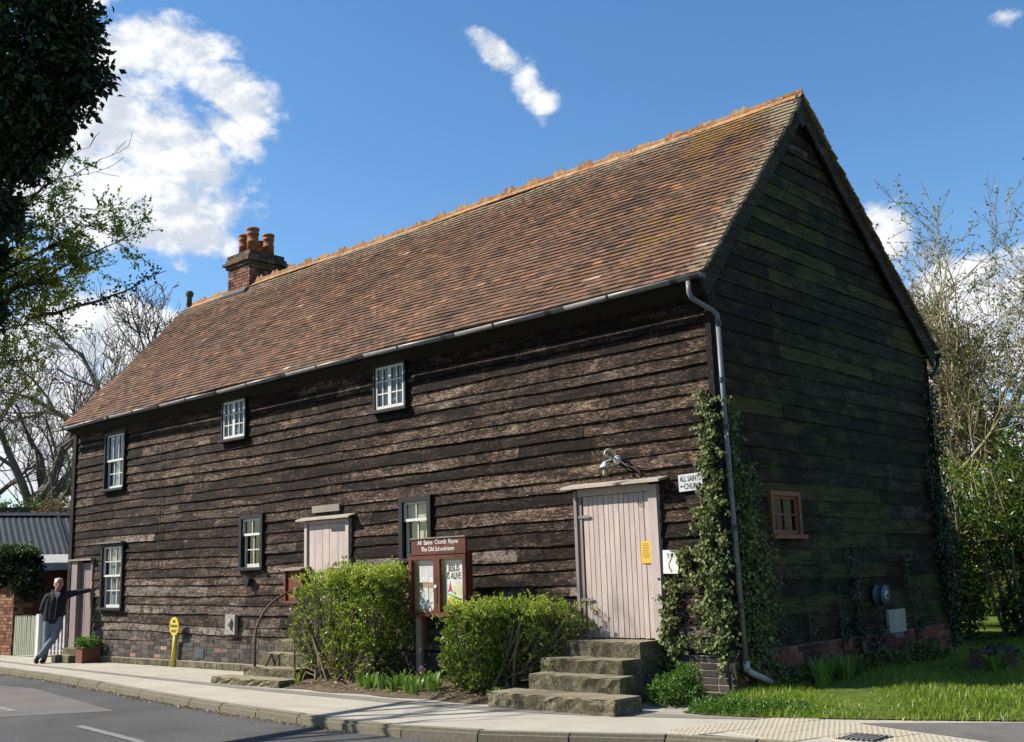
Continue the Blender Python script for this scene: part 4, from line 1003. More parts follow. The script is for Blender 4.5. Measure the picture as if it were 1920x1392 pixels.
for k, (a, b, c, d) in enumerate(((-4.53, -4.365, 1.405, 1.70), (-4.355, -4.20, 1.40, 1.695), (-4.53, -4.36, 1.045, 1.335), (-4.345, -4.20, 1.02, 1.325))):
    pp = MB().box((a, NY+.038, c), (b, NY+.044, d), Matrix.Rotation(random.uniform(-.02, .02), 3, 'Y')).build('paper_sheet', M['white_paper'], None)
    fin(pp, ['plain white sheet pinned top left inside the notice board', 'plain white sheet pinned top right in the left noticeboard door', 'white sheet of typed lines pinned bottom left in the noticeboard', 'white sheet with a pale yellow curve in the noticeboard'][k], 'paper notice', 'sheets pinned in the notice board')
    P_ = lambda s, z: (s, NY+.0365, z)
    if k < 3:
        for j in range(10 if k == 2 else 8):
            zz = d-.05-(d-c-.09)*j/9; quad('print_line', M['grey_ink'], P_, a+.025, b-.03-random.uniform(0, .03), zz, zz+.004, pp)
    else:
        mb = MB()
        for j in range(12):
            s0, s1 = a+.01+(b-a-.02)*j/12, a+.01+(b-a-.02)*(j+1)/12; f = lambda s: c+.14+.13*math.sin(max(0, (s-a)/(b-a))*2.4)
            mb.add([(s0, NY+.0365, f(s0)), (s1, NY+.0365, f(s1)), (s1, NY+.0365, f(s1)+.014), (s0, NY+.0365, f(s0)+.014)], [(0, 1, 2, 3)])
        mb.build('print_curve', M['orange_ink'], pp)
po = MB().box((-4.005, NY+.036, 1.075), (-3.675, NY+.044, 1.69)).build('poster', M['white_paper'], None)
fin(po, 'bright Jesus Is Alive poster in the right noticeboard door', 'poster')
P_ = lambda s, z: (s, NY+.0345, z)
text('JESUS', .125, lambda a, b: (-3.85+a, NY+.034, 1.545+b), M['black_ink'], po, squash=.72, bold=.004)
text('IS ALIVE', .118, lambda a, b: (-3.85+a, NY+.034, 1.445+b), M['black_ink'], po, squash=.66, bold=.003)
def shape(name, mat, pts, y=NY+.0345): return MB().add([(a, y, b) for a, b in pts], [tuple(range(len(pts)))]).build(name, mat, po)
shape('yellow_sun', M['pale_yellow_ink'], [(-3.78+.085*math.cos(q*math.pi/8), 1.30+.10*math.sin(q*math.pi/8)) for q in range(16)], NY+.0352)
shape('red_figure', M['red_ink'], [(-3.925, 1.43), (-3.90, 1.32), (-3.865, 1.24), (-3.91, 1.285), (-3.99, 1.265), (-3.955, 1.30)])
shape('lime_field', M['lime_ink'], [(-4.0, 1.08), (-3.68, 1.08), (-3.68, 1.17), (-3.80, 1.185), (-3.92, 1.21), (-4.0, 1.19)], NY+.0352)
shape('green_hill', M['green_ink'], [(-3.98, 1.255), (-3.88, 1.235), (-3.76, 1.19), (-3.69, 1.195), (-3.69, 1.155), (-3.78, 1.165), (-3.89, 1.205), (-3.98, 1.235)])
shape('orange_disc', M['orange_ink'], [(-3.93+.045*math.cos(q*math.pi/6), 1.16+.045*math.sin(q*math.pi/6)) for q in range(12)])
for j in range(7): shape('red_squiggle', M['red_ink'], [(-3.98+j*.04, 1.655+.008*(j % 2)), (-3.955+j*.04, 1.663), (-3.958+j*.04, 1.655)])
MB().box((-4.595, NY+.012, .02), (-4.495, NY+.059, .944)).build('post', M['grey_wood'], nb, tint=.2)
MB().box((-3.77, NY+.012, .02), (-3.67, NY+.059, .944)).build('post', M['grey_wood'], nb, tint=.6)
MB().box((-4.56, NY+.062, .62), (-4.44, NY+.10, .944)).build('brace', M['mahogany'], nb, tint=.5)

# ------------------------------------------------------------------ things on the wall
WY = -.012
sg = MB().box((-.555, WY-.012, 2.385), (-.225, WY, 2.585), Matrix.Rotation(R(-2.), 3, 'Y')).build('direction_sign', M['sign_white'], None)
fin(sg, 'white All Saints Church arrow sign beside the ivy', 'sign')
text('ALL SAINTS', .095, lambda a, b: (-.39+a, WY-.014, 2.497+b), M['black_ink'], sg, squash=.60, bold=.0015)
text('CHURCH', .095, lambda a, b: (-.345+a, WY-.014, 2.407+b), M['black_ink'], sg, squash=.68, bold=.0015)
MB().add([(x, WY-.014, z) for x, z in ((-.54, 2.44), (-.515, 2.455), (-.515, 2.445), (-.475, 2.445), (-.475, 2.435), (-.515, 2.435), (-.515, 2.425))], [(0, 6, 5, 2, 1), (2, 5, 4, 3)]).build('arrow', M['black_ink'], sg)
wp = MB().box((-.83, WY-.030, 1.43), (-.615, WY-.024, 1.705), Matrix.Rotation(R(1.5), 3, 'Y')).build('paper_notice', M['white_paper'], None)
fin(wp, 'plain white paper notice on the boards beside the ivy', 'paper notice')
MB().add([(x, WY-.0315, z) for x, z in ((-.705, 1.64), (-.685, 1.65), (-.71, 1.58), (-.74, 1.55), (-.73, 1.50), (-.70, 1.46), (-.715, 1.44), (-.75, 1.50), (-.75, 1.56), (-.725, 1.59))], [tuple(range(10))]).build('ivy_scar', M['stem_brown'], wp)
yp = MB().box((-1.135, -.048, 1.56), (-.965, -.040, 1.825), Matrix.Rotation(R(1.), 3, 'Y')).build('paper_notice', M['orange_paper'], None)
fin(yp, 'yellow paper notice pinned on the wide pink door', 'paper notice')
for j in range(9): quad('print_line', M['box_red'], lambda s, z: (s, -.0495, z), -1.11, -.99-random.uniform(0, .04), 1.79-.02*j, 1.794-.02*j, yp)
lp = thing('wall_lamp', (-1.44, -.03, 2.84), 'white swan neck wall lamp with glass jar above the door', 'wall lamp')
MB().lathe((-1.44, -.012, 2.845), [(.055, 0), (.055, .02), (.035, .035), (.02, .07)], 14, 'y').build('wall_plate', M['white_plastic'], lp, True)
arm = [(-1.44, -.06, 2.845)] + [(-1.44, -.175-.125*math.cos(q), 2.87+.10*math.sin(q)) for q in np.linspace(.3, math.pi, 9)] + [(-1.44, -.30, 2.80)]
MB().tube(arm, .011, 8).build('swan_neck', M['white_plastic'], lp, True)
MB().lathe((-1.44, -.30, 2.735), [(.058, 0), (.058, .012), (.040, .035), (.015, .07)], 14).build('cap', M['white_plastic'], lp, True)
MB().lathe((-1.44, -.30, 2.60), [(.030, 0), (.046, .015), (.046, .134)], 14).build('jar', M['lamp_glass'], lp, True)
MB().lathe((-1.44, -.30, 2.625), [(.008, 0), (.026, .02), (.026, .05), (.012, .09), (.012, .105)], 10).build('bulb', M['white_plastic'], lp, True)
MB().tube([(-1.40, -.03, 2.83), (-1.30, -.035, 2.76), (-1.18, -.04, 2.72), (-1.10, -.035, 2.66), (-1.06, -.04, 2.60)], .012, 6).build('cable', M['iron'], lp, True)
pb = thing('post_box', (-7.93, -.1, 1.1), 'dark red wooden letter box on the wall behind the handrail', 'letter box')
X0_, X1_ = -8.20, -7.72
MB().box((X0_, -.19, 1.12), (X0_+.05, -.02, 1.64)).box((X1_-.05, -.19, 1.12), (X1_, -.02, 1.64)).box((X0_+.0501, -.19, 1.12), (X1_-.0501, -.02, 1.16)).build('case', M['box_red'], pb, tint=.2, bevel=.004)
for i in range(3): MB().box((X0_+.055+i*.125, -.155, 1.165), (X0_+.175+i*.125, -.135, 1.63)).build('front_board', M['mahogany'] if False else M['box_red'], pb, tint=.5+.2*i)
MB().prism([(X0_-.03, -.24, 1.645), (X0_-.03, -.24, 1.668), (X0_-.03, -.02, 1.70), (X0_-.03, -.02, 1.675)], (.54, 0, 0)).build('lid', M['grey_wood'], pb, tint=.3)
mt = thing('meter_box', (-9.9, -.04, .75), 'weathered grey metal box with round boss on the wall', 'meter box')
MB().box((-10.06, -.085, .595), (-9.75, -.02, .935)).build('box', M['grey_box'], mt, bevel=.006)
MB().lathe((-9.88, -.086, .80), [(.07, 0), (.07, .02), (.045, .045), (.03, .05)], 14, 'y').build('boss', M['grey_box'], mt, True)
MB().tube([(-9.88, -.10, .74), (-9.84, -.10, .69), (-9.81, -.09, .66)], .009, 5).build('wire', M['iron'], mt)
hs = thing('hydrant_sign', (-11.7, -.11, 0), 'yellow oval fire hydrant sign on a leaning yellow post', 'hydrant sign')
MB().tube([(-11.70, -.105, 0), (-11.62, -.105, .62)], .042, 12).build('post', M['yellow_paint'], hs, True)
ov_ = [(-11.615+.155*math.cos(q), -.15, .725+.17*math.sin(q)) for q in np.linspace(0, 2*math.pi, 28, endpoint=False)]
pl_ = MB().prism(ov_, (0, .02, 0)).build('plate', M['yellow_paint'], hs)
for s, z, sz in (('FIRE', .80, .065), ('HYDRANT', .718, .068), ('10 FEET', .63, .068)):
    text(s, sz, lambda a, b, z=z: (-11.615+a, -.1525, z+b-.01), M['black_ink'], pl_, squash=.82, bold=.002)
pt = thing('planter', (-14.62, -.3, 0), 'square brown wooden tub of bright green leaves by the door', 'planter')
for a, b in (((-14.77, -.46, 0), (-14.50, -.43, .29)), ((-14.77, -.10, 0), (-14.50, -.07, .29)), ((-14.77, -.4295, 0), (-14.74, -.1005, .29)), ((-14.53, -.4295, 0), (-14.50, -.1005, .29))):
    MB().box(a, b).build('side_board', M['planter'], pt, tint=random.random())
MB().box((-14.79, -.48, .291), (-14.48, -.05, .31)).build('rim', M['planter'], pt, tint=.8)
MB().box((-14.739, -.429, .2), (-14.531, -.101, .315)).build('potting_soil', M['soil'], pt)

# gable end fittings
hz = thing('hose_reel', (.1, 3.82, 1.02), 'dark wall mounted hose reel with pale hub on the gable', 'hose reel')
MB().lathe((.03, 3.84, 1.03), [(.145, 0), (.145, .012), (.132, .013), (.132, .12), (.145, .121), (.145, .13)], 20, 'x').build('drum', M['slate_blue'], hz, True)
MB().lathe((.161, 3.84, 1.03), [(.065, 0), (.075, .01), (.03, .011), (.03, .014)], 16, 'x').build('hub', M['curtain'], hz, True)
MB().tube([(.02, 3.84, 1.03), (.20, 3.84, 1.03)], .02, 8).build('axle', M['iron'], hz)
pn = thing('wall_panel', (.05, 4.4, .66), 'grey rectangular cover panel low on the dark gable', 'panel')
MB().box((.0, 4.13, .50), (.05, 4.69, .82)).build('cover', M['panel_grey'], pn, bevel=.005)
MB().box((.0, 4.28, .43), (.05, 4.58, .495)).build('vent_box', M['slate_blue'], pn)

# ------------------------------------------------------------------ foliage helpers
def unit(v): return v/np.maximum(np.linalg.norm(v, axis=-1, keepdims=True), 1e-9)
def leaves(name, P, D, size, mat, parent, width=.55, fold=.25, jit=.3, N=None, kind='stuff', **props):
    """rhombic folded leaves: base P, direction D"""
    n = len(P)
    if n == 0: return
    D = unit(D + rng.normal(0, jit, (n, 3))); S = rng.uniform(.65, 1.25, (n, 1))*size
    up = N if N is not None else unit(rng.normal(0, 1, (n, 3)) + np.array([0, 0, .9]))
    W = unit(np.cross(D, up)); U = np.cross(W, D)
    a = P; tip = P + D*S - U*S*.12; l = P + D*S*.45 + W*S*width*.5 + U*S*fold*.5; r = P + D*S*.45 - W*S*width*.5 + U*S*fold*.5
    V = np.stack([a, r, tip, l], 1).reshape(-1, 3); b = np.arange(n)*4
    F = np.concatenate([np.stack([b, b+1, b+2], 1), np.stack([b, b+2, b+3], 1)], 1).reshape(-1, 3)
    me = npmesh(name, V, F, mat, ORG[parent] if parent is not None else None)
    return link(name, me, parent, kind=kind, **props) if parent is not None else link(name, me, None, **props)
def whorls(C, O, n, spread):
    """n leaves round every twig tip C growing out along O"""
    P = np.repeat(C, n, 0) + rng.normal(0, spread, (len(C)*n, 3)); D = np.repeat(O, n, 0) + rng.normal(0, .75, (len(C)*n, 3)); return P, D
def box_tips(c, h, n, shell=.55, p=5.):
    """points in a rounded box, mostly near its skin, with outward direction"""
    u = rng.uniform(-1, 1, (n*4, 3)); k = (np.abs(u)**p).sum(1)**(1/p); u = u[k <= 1.0]; k = k[k <= 1.]
    keep = (k > shell) | (rng.random(len(k)) < .28); u = u[keep][:n]
    w_ = np.array(c)+u*np.array(h); gap = np.sin(w_[:, 0]*8.3+1)*np.sin(w_[:, 2]*9.1+w_[:, 1]*5)+.5*np.sin(w_[:, 0]*17+w_[:, 2]*13) > -.62 if len(u) < 2400 and h[0] < .9 else np.ones(len(u), bool); u = u[gap]
    o = np.sign(u)*np.abs(u)**(p-1)/1.; P = np.array(c) + u*np.array(h); lump = np.sin(P[:, :1]*5+1)*np.sin(P[:, 2:]*6+P[:, 1:2]*4)*.10
    o = unit(o + .15*u + np.array([0, 0, .35])); return P + o*lump + rng.normal(0, .045, P.shape), o
def ball_tips(c, h, n, shell=.5):
    u = unit(rng.normal(0, 1, (n, 3)))*(shell + (1-shell)*rng.random((n, 1))**.7); return np.array(c)+u*np.array(h), unit(u + np.array([0, 0, .35]))
def tubes(name, segs, mat, parent, k=4, **props):
    """segs: (p0, p1, r0, r1)"""
    if not len(segs): return
    A = np.array([s[0] for s in segs], float); B = np.array([s[1] for s in segs], float); r0 = np.array([s[2] for s in segs])[:, None]; r1 = np.array([s[3] for s in segs])[:, None]
    T = unit(B-A); ref = np.where(np.abs(T[:, 2:]) > .9, np.array([[1., 0, 0]]), np.array([[0, 0, 1.]])); X = unit(np.cross(T, ref)); Y = np.cross(T, X)
    V = []
    for P, r in ((A, r0), (B + T*r1*.3, r1)):
        for j in range(k):
            a = 2*math.pi*j/k; V.append(P + (X*math.cos(a)+Y*math.sin(a))*r)
    V = np.stack(V, 1).reshape(-1, 3); b = np.arange(len(A))*2*k
    F = np.concatenate([np.stack([b+j, b+(j+1) % k, b+k+(j+1) % k, b+k+j], 1) for j in range(k)], 0)
    return link(name, npmesh(name, V, F, mat, ORG[parent] if parent is not None else None, smooth=True), parent, **props)
def grow(p, d, r, L, depth, segs, tips, rnd, bend=.18, up=.05, kids=(2, 4), ratio=.68, nseg=6, minr=.003, spread=.75, tipdepth=1):
    d = Vector(d).normalized(); p = Vector(p); step = L/nseg; rr = r
    pts = [p.copy()]; dirs = []
    for i in range(nseg):
        d = (d + Vector((rnd.gauss(0, bend), rnd.gauss(0, bend), rnd.gauss(0, bend) + up))).normalized()
        q = p + d*step; r2 = max(minr, rr*(1-.5/nseg)); segs.append((tuple(p), tuple(q), rr, r2)); p, rr = q, r2
        pts.append(p.copy()); dirs.append(d.copy())
    if depth <= tipdepth:
        tips.append((tuple(p), tuple(d)))
    if depth == 0: return
    n = rnd.randint(*kids)
    for j in range(n):
        i = rnd.randint(max(1, nseg//3), nseg) if j else nseg
        base = pts[i]; dd = dirs[i-1]; ax = Vector((rnd.gauss(0, 1), rnd.gauss(0, 1), rnd.gauss(0, 1)))
        nd = (dd + (ax - dd*ax.dot(dd)).normalized()*rnd.uniform(.35, spread)).normalized()
        grow(base, nd, max(minr, rr*rnd.uniform(.6, .85)), L*ratio*rnd.uniform(.75, 1.15), depth-1, segs, tips, rnd, bend, up, kids, ratio, max(3, nseg-1), minr, spread, tipdepth)

# ------------------------------------------------------------------ bushes in the bed
def bush(label, base, boxes, leaf, size, stems, group='evergreen bushes in the flower bed', mat=M['bush_leaf'], n=6, name='bush', twigs=0):
    t = thing(name, base, label, 'bush', group); Ps, Ds, segs = [], [], []; r = random.Random(len(label))
    for c, h, cnt, shell in boxes:
        C, O = box_tips(c, h, cnt, shell); P, D = whorls(C, O, n, size*.3); Ps.append(P); Ds.append(D)
        for q, o in zip(C[:: max(1, cnt//160)], O[:: max(1, cnt//160)]):
            m_ = q*.62 + np.array([base[0]*.5+q[0]*.5, base[1]*.5+q[1]*.5, base[2]])*.38 + rng.normal(0, .03, 3)
            segs.append((tuple(m_), tuple(q), .006, .003)); 
            if r.random() < .45: segs.append(((base[0]+r.uniform(-.25, .25), base[1]+r.uniform(-.15, .15), .08), tuple(m_), .016, .007))
    for pts in stems:
        for a, b in zip(pts, pts[1:]): segs.append((a, b, pts_r(a), pts_r(b)))
    tubes('stems', segs, M['stem_brown'], t, 5)
    leaves('foliage', np.concatenate(Ps), np.concatenate(Ds), size, mat, t)
    T_ = []
    for c, h, cnt, shell in boxes[:3]:
        q = np.stack([c[0]+rng.uniform(-1, 1, cnt//4)*h[0]*.97, c[1]+rng.uniform(-1, 1, cnt//4)*h[1]*.97, c[2]+h[2]*(.95+.10*np.sin(rng.uniform(0, 6, cnt//4)))], 1); T_.append(q + rng.normal(0, .05, q.shape))
    C = np.concatenate(T_); P, D = whorls(C, np.tile([0., -.2, .7], (len(C), 1)), 6, size*.3); leaves('sunlit_new_growth', P, D, size*.95, M['sunlit_new_leaf'], t); return t  # top layer of young leaves also paints in the sun's highlights
def pts_r(p): return max(.006, .026 - .012*p[2])
r_ = random.Random(3); stemsA = []
for i in range(20):
    x0, y0 = -6.0 + r_.uniform(-.25, .3), -.85 + r_.uniform(-.2, .15); tx, tz = r_.uniform(-6.75, -5.8), r_.uniform(.55, 1.5); ty = r_.uniform(-1.25, -.5)
    stemsA.append([(x0, y0, .08), (x0*.75+tx*.25+r_.uniform(-.06, .06), y0*.7+ty*.3, .10+tz*.25), (x0*.35+tx*.65, y0*.4+ty*.6+r_.uniform(-.05, .05), .05+tz*.66), (tx, ty, tz)])
for i in range(16):
    x0 = -5.3+r_.uniform(-.4, .4); stemsA.append([(x0, -.95+r_.uniform(-.2, .2), .08), (x0+r_.uniform(-.1, .1), -1.0, .4), (x0+r_.uniform(-.2, .2), -.9, .9)])
bush('large clipped evergreen bush left of the notice board, bare stems at its foot', (-5.9, -.85, .08),
     [((-5.28, -.80, 1.02), (.56, .48, .55), 2300, .66), ((-6.05, -.85, 1.20), (.46, .42, .34), 480, .5), ((-6.5, -.9, .95), (.26, .32, .42), 190, .4), ((-5.3, -.9, .42), (.55, .4, .26), 260, .5), ((-6.35, -1.0, .50), (.25, .2, .25), 90, .3)], 1, .050, stemsA)
stemsB = []
for i in range(14):
    x0 = -2.95+r_.uniform(-.28, .4); stemsB.append([(x0, -.85+r_.uniform(-.3, .2), .08), (x0+r_.uniform(-.15, .15), -.9, .45), (x0+r_.uniform(-.25, .25), -.85, .95)])
bush('lower bright evergreen bush between the notice board and steps', (-3.1, -.8, .08),
     [((-2.98, -.92, .67), (.38, .44, .42), 1500, .58), ((-2.55, -.55, .74), (.42, .34, .34), 800, .6), ((-2.15, -.28, .80), (.24, .2, .22), 150, .5), ((-3.0, -1.05, .28), (.36, .3, .18), 260, .4)], 1, .050, stemsB)

# bulbs and small plants along the front of the bed
def clump(x, y, n, h, label, mat=M['bulb_leaf'], w=.012, lean=.5, name='bulb_clump', cat='bulb leaves', group='clumps of bulb leaves along the bed', z=.04):
    V, F = [], []
    for i in range(n):
        a = random.uniform(0, 6.28); rr = random.uniform(0, .10); bx_, by_ = x+rr*math.cos(a), y+rr*math.sin(a); hh = h*random.uniform(.6, 1.15)
        le = Vector((math.cos(a), math.sin(a), 0))*lean*random.uniform(.2, 1.)*hh; s = Vector((-math.sin(a), math.cos(a), 0))*w*random.uniform(.7, 1.2)
        p0, p1, p2, p3 = Vector((bx_, by_, z)), Vector((bx_, by_, z+hh*.5))+le*.25, Vector((bx_, by_, z+hh*.85))+le*.7, Vector((bx_, by_, z+hh*.9))+le*1.2
        b = len(V); V += [p0-s*.7, p0+s*.7, p1+s, p1-s, p2+s*.7, p2-s*.7, p3]; F += [(b, b+1, b+2, b+3), (b+3, b+2, b+4, b+5), (b+5, b+4, b+6)]
    o = MB().add(V, F).build(name, mat, None); fin(o, label, cat, group); return o
spots = [(-4.95, -1.22), (-4.72, -1.30), (-4.48, -1.25), (-4.22, -1.33), (-4.0, -1.28), (-3.78, -1.34), (-3.62, -1.22), (-3.95, -1.05), (-4.35, -1.1)]
for i, (x, y) in enumerate(spots):
    clump(x, y, 34, .22 if i < 6 else .27, ['leftmost green bulb clump, under the large clipped bush', 'second green bulb clump from the left in the bed', 'third green bulb clump from the left in the bed', 'green bulb clump before the left side of the noticeboard post', 'green bulb clump in front of the purple flowers', 'front green bulb clump nearest the lower bright bush', 'rightmost green bulb clump, touching the lower bright bush', 'taller green bulb clump behind, beside the small yellow flower', 'taller green bulb clump at the foot of the noticeboard post'][i])
clump(-2.42, -1.36, 16, .16, 'small green clump beside the bottom concrete step', M['bulb_leaf'], .014, .8, 'weed_clump', 'weed', None)
clump(-6.3, -1.33, 16, .2, 'grassy weed tuft at the foot of the narrow door steps', M['grass_blade'], .006, .9, 'weed_clump', 'weed', None)
def flower(x, y, z, mat, label, cat, name, group=None):
    t = thing(name, (x, y, .05), label, cat, group)
    MB().tube([(x, y, .05), (x+.01, y, z)], .005, 5).build('stalk', M['bulb_leaf'], t)
    n = 60; C = np.array([[x+.01, y, z]]).repeat(n, 0) + rng.normal(0, .018, (n, 3)); leaves('petals', C, unit(rng.normal(0, 1, (n, 3))), .03, mat, t)
flower(-3.98, -.72, .36, M['purple_petal'], 'taller purple flower beside the notice board post', 'flower', 'purple_flower')
flower(-4.02, -1.02, .30, M['purple_petal'], 'lower purple flower in front of the notice board', 'flower', 'purple_flower')
flower(-4.05, -1.12, .19, M['yellow_petal'], 'single small yellow flower in the bed', 'flower', 'yellow_flower')
# litter of dead leaves on the soil and along the gutter of the road
n = 900; P = np.stack([rng.uniform(-6.3, -2.3, n), rng.uniform(-1.45, -.5, n), np.full(n, .13)], 1); P[:, 2] = .045+.09*np.clip((P[:, 1]+1.5)/.75, 0, 1)
o = leaves('dead_leaves', P, np.concatenate([rng.normal(0, 1, (n, 2)), rng.normal(0, .15, (n, 1))], 1), .045, M['dry_leaf'], None, jit=.1); fin(o, kind='stuff')
n = 1100; xx = rng.uniform(-16, -2.6, n); yy = np.array([kerb_y(x) for x in xx]) - np.abs(rng.normal(0, .055, n)) - .01
o = leaves('gutter_leaves', np.stack([xx, yy, np.full(n, -.095)], 1), np.concatenate([rng.normal(0, 1, (n, 2)), rng.normal(0, .2, (n, 1))], 1), .036, M['dry_leaf'], None, jit=.1); fin(o, kind='stuff')
# planter leaves
C, O = ball_tips((-14.60, -.27, .39), (.25, .27, .10), 160, .4); P, D = whorls(C, O, 7, .02); leaves('leaves', P, D, .05, M['weed_leaf'], pt)
# weeds at the corner
def weed(label, balls, size=.04, mat=M['weed_leaf'], n=7, name='weeds', cat='weeds'):
    t = thing(name, (balls[0][0][0], balls[0][0][1], 0), label, cat); Ps, Ds, S = [], [], []
    for c, h, cnt in balls:
        C, O = ball_tips(c, h, cnt, .35); C[:, 2] = np.maximum(C[:, 2], .02); P, D = whorls(C, O, n, size*.4); Ps.append(P); Ds.append(D)
        for q in C[::6]: S.append(((q[0]*.4+c[0]*.6, q[1]*.4+c[1]*.6, .0), tuple(q), .004, .002))
    leaves('leaves', np.concatenate(Ps), np.concatenate(Ds), size, mat, t); tubes('stems', S, M['twig'], t, 3, kind='stuff'); return t
weed('leafy green weed growing between the steps and the brick corner', [((-.42, -.52, .16), (.34, .34, .17), 300), ((-.35, -.42, .30), (.2, .18, .14), 130), ((-.62, -.35, .14), (.2, .25, .12), 90)], .042)
weed('low bright weeds along the lawn edge at the corner', [((.55, -.80, .06), (.42, .22, .10), 200), ((.95, -.62, .05), (.35, .25, .09), 150), ((.25, -.90, .05), (.25, .15, .10), 90)], .038)
weed('rough weeds at the foot of the gable wall', [((.30, 1.0, .14), (.2, .6, .16), 130), ((.28, 2.3, .15), (.2, .7, .16), 130), ((.3, 3.4, .16), (.22, .6, .2), 150), ((.3, 4.7, .18), (.25, .6, .2), 140)], .06, M['ivy_leaf'])
for i, (x, y) in enumerate(((.45, 1.25), (.55, 1.6), (.42, 2.0), (.6, .95))):
    clump(x, y, 46, .34, ['tall strap leaf clump just right of the pale downpipe shoe', 'second tall strap leaf clump, standing furthest out on the lawn', 'tall strap leaf clump close against the gable bricks', 'tall strap leaf clump nearest the sunlit strip of lawn'][i], M['bulb_leaf'], .013, .8, 'strap_leaf_clump', 'strap leaves', 'clumps of strap leaves by the gable', z=.09)
clump(1.75, 3.25, 20, .26, 'broad leaved plant in front of the tree stump', M['weed_leaf'], .04, .9, 'dock_plant', 'plant', None, z=.1)

# ------------------------------------------------------------------ ivy
def ivy(label, plane, blobs, n, size, mat, stems, group='ivy on the building', thick=.10):
    """plane(s, z, out) -> world ; blobs: (s0, s1, z0, z1, density)"""
    t = thing('ivy', plane(stems[0][0][0], stems[0][0][1], .02), label, 'ivy', group); Ps, Os = [], []
    A = sum((b[1]-b[0])*(b[3]-b[2])*b[4] for b in blobs)
    for s0, s1, z0, z1, d in blobs:
        k = int(n*(s1-s0)*(z1-z0)*d/A); u = rng.normal(0, .42, k).clip(-1.25, 1.25); v = rng.uniform(0, 1, k)
        s = (s0+s1)/2 + u*(s1-s0)/2 + .06*np.sin(v*19+s0*7); z = z0+(z1-z0)*v
        hole = np.sin(s*17+z*5)*np.sin(z*13-s*6) > -.55; s, z = s[hole], z[hole]
        o = np.abs(rng.normal(.03, thick*.5, len(s)))+.02
        Ps.append(np.array([plane(a, b, c) for a, b, c in zip(s, z, o)]))
    P = np.concatenate(Ps); nn = np.array(plane(0, 0, 1))-np.array(plane(0, 0, 0)); N = unit(nn + rng.normal(0, .45, (len(P), 3))); D = unit(np.array([0, 0, -1.]) + rng.normal(0, .65, (len(P), 3)) + nn*.25)
    leaves('leaves', P, D, size, mat, t, width=.95, fold=.12, jit=.2, N=N)
    for pts in stems:
        MB().tube([plane(a[0], a[1], .03) for a in pts], .010, 5).build('stem', M['bark'], t, True)
    return t
PF = lambda s, z, o: (s, -.012-o, z); PG = lambda s, z, o: (.012+o, s, z)
ivy('dense sunlit ivy climbing the front corner beside the downpipe', PF, [(-.20, .06, 2.9, 3.55, .8), (-.22, .06, 2.1, 2.95, 1.2), (-.34, .05, 1.35, 2.2, 1.3), (-.30, .06, .55, 1.45, 1.25), (-.70, -.3, 1.62, 1.74, .5), (-.56, -.42, 1.25, 1.7, .5), (-.5, -.2, 1.30, 1.42, .5), (-.42, -.2, .98, 1.1, .5), (-.62, -.3, .62, .72, .5), (-.12, .04, .3, .6, .7)], 7600, .046, M['ivy_leaf'],
    [[(-.02, .0), (-.03, .8), (-.12, 1.6), (-.1, 2.4), (-.06, 3.4)], [(-.1, .6), (-.25, 1.3), (-.25, 2.3)], [(-.2, 1.66), (-.72, 1.70)]])
ivy('shaded ivy on the gable side of the corner behind the downpipe', PG, [(.02, .40, 2.6, 3.5, .5), (.02, .75, 1.7, 2.7, 1.2), (.0, 1.02, .9, 1.9, 1.3), (.0, .95, .25, 1.0, 1.1)], 5600, .046, M['ivy_leaf'], [[(.3, .0), (.35, 1.0), (.3, 2.2), (.2, 3.4)], [(.7, .1), (.72, 1.7)]])
ivy('dark ivy column between the wide pink door and the white notice', PF, [(-.86, -.62, .0, .8, 1.2), (-.86, -.66, .7, 1.22, 1.), (-.78, -.66, 1.15, 1.42, .5), (-.72, -.30, .60, .68, .5)], 2500, .044, M['ivy_leaf'], [[(-.75, .0), (-.76, .7), (-.72, 1.35)]])
ivy('ivy hanging over the far rear corner of the gable', PG, [(6.1, 6.6, .5, 1.6, .6), (5.95, 6.6, 1.4, 2.6, .7), (5.9, 6.5, 2.4, 3.2, .3), (6.2, 6.7, .2, 4.3, .5)], 3000, .05, M['dark_ivy'], [[(6.4, .1), (6.3, 2.0), (6.1, 3.2)], [(6.5, .1), (6.55, 4.2)]], thick=.16)
ivy('thin ivy strands creeping up the lower gable wall', PG, [(3.05, 3.35, .3, 1.3, .5), (3.18, 3.30, 1.2, 1.7, .5), (3.0, 3.12, .9, 1.8, .3), (2.62, 2.74, .7, 1.25, .35), (2.6, 2.95, .3, .8, .3), (1.75, 1.87, .6, 1.1, .3), (4.75, 4.95, .9, 1.6, .3), (5.0, 5.3, .4, 1.2, .3), (3.3, 4.1, .25, .6, .6)], 1200, .042, M['dark_ivy'], [[(3.2, .1), (3.22, 1.7)], [(2.7, .1), (2.68, 1.2)], [(1.85, .2), (1.8, 1.1)], [(5.1, .1), (4.85, 1.6)]], thick=.05)

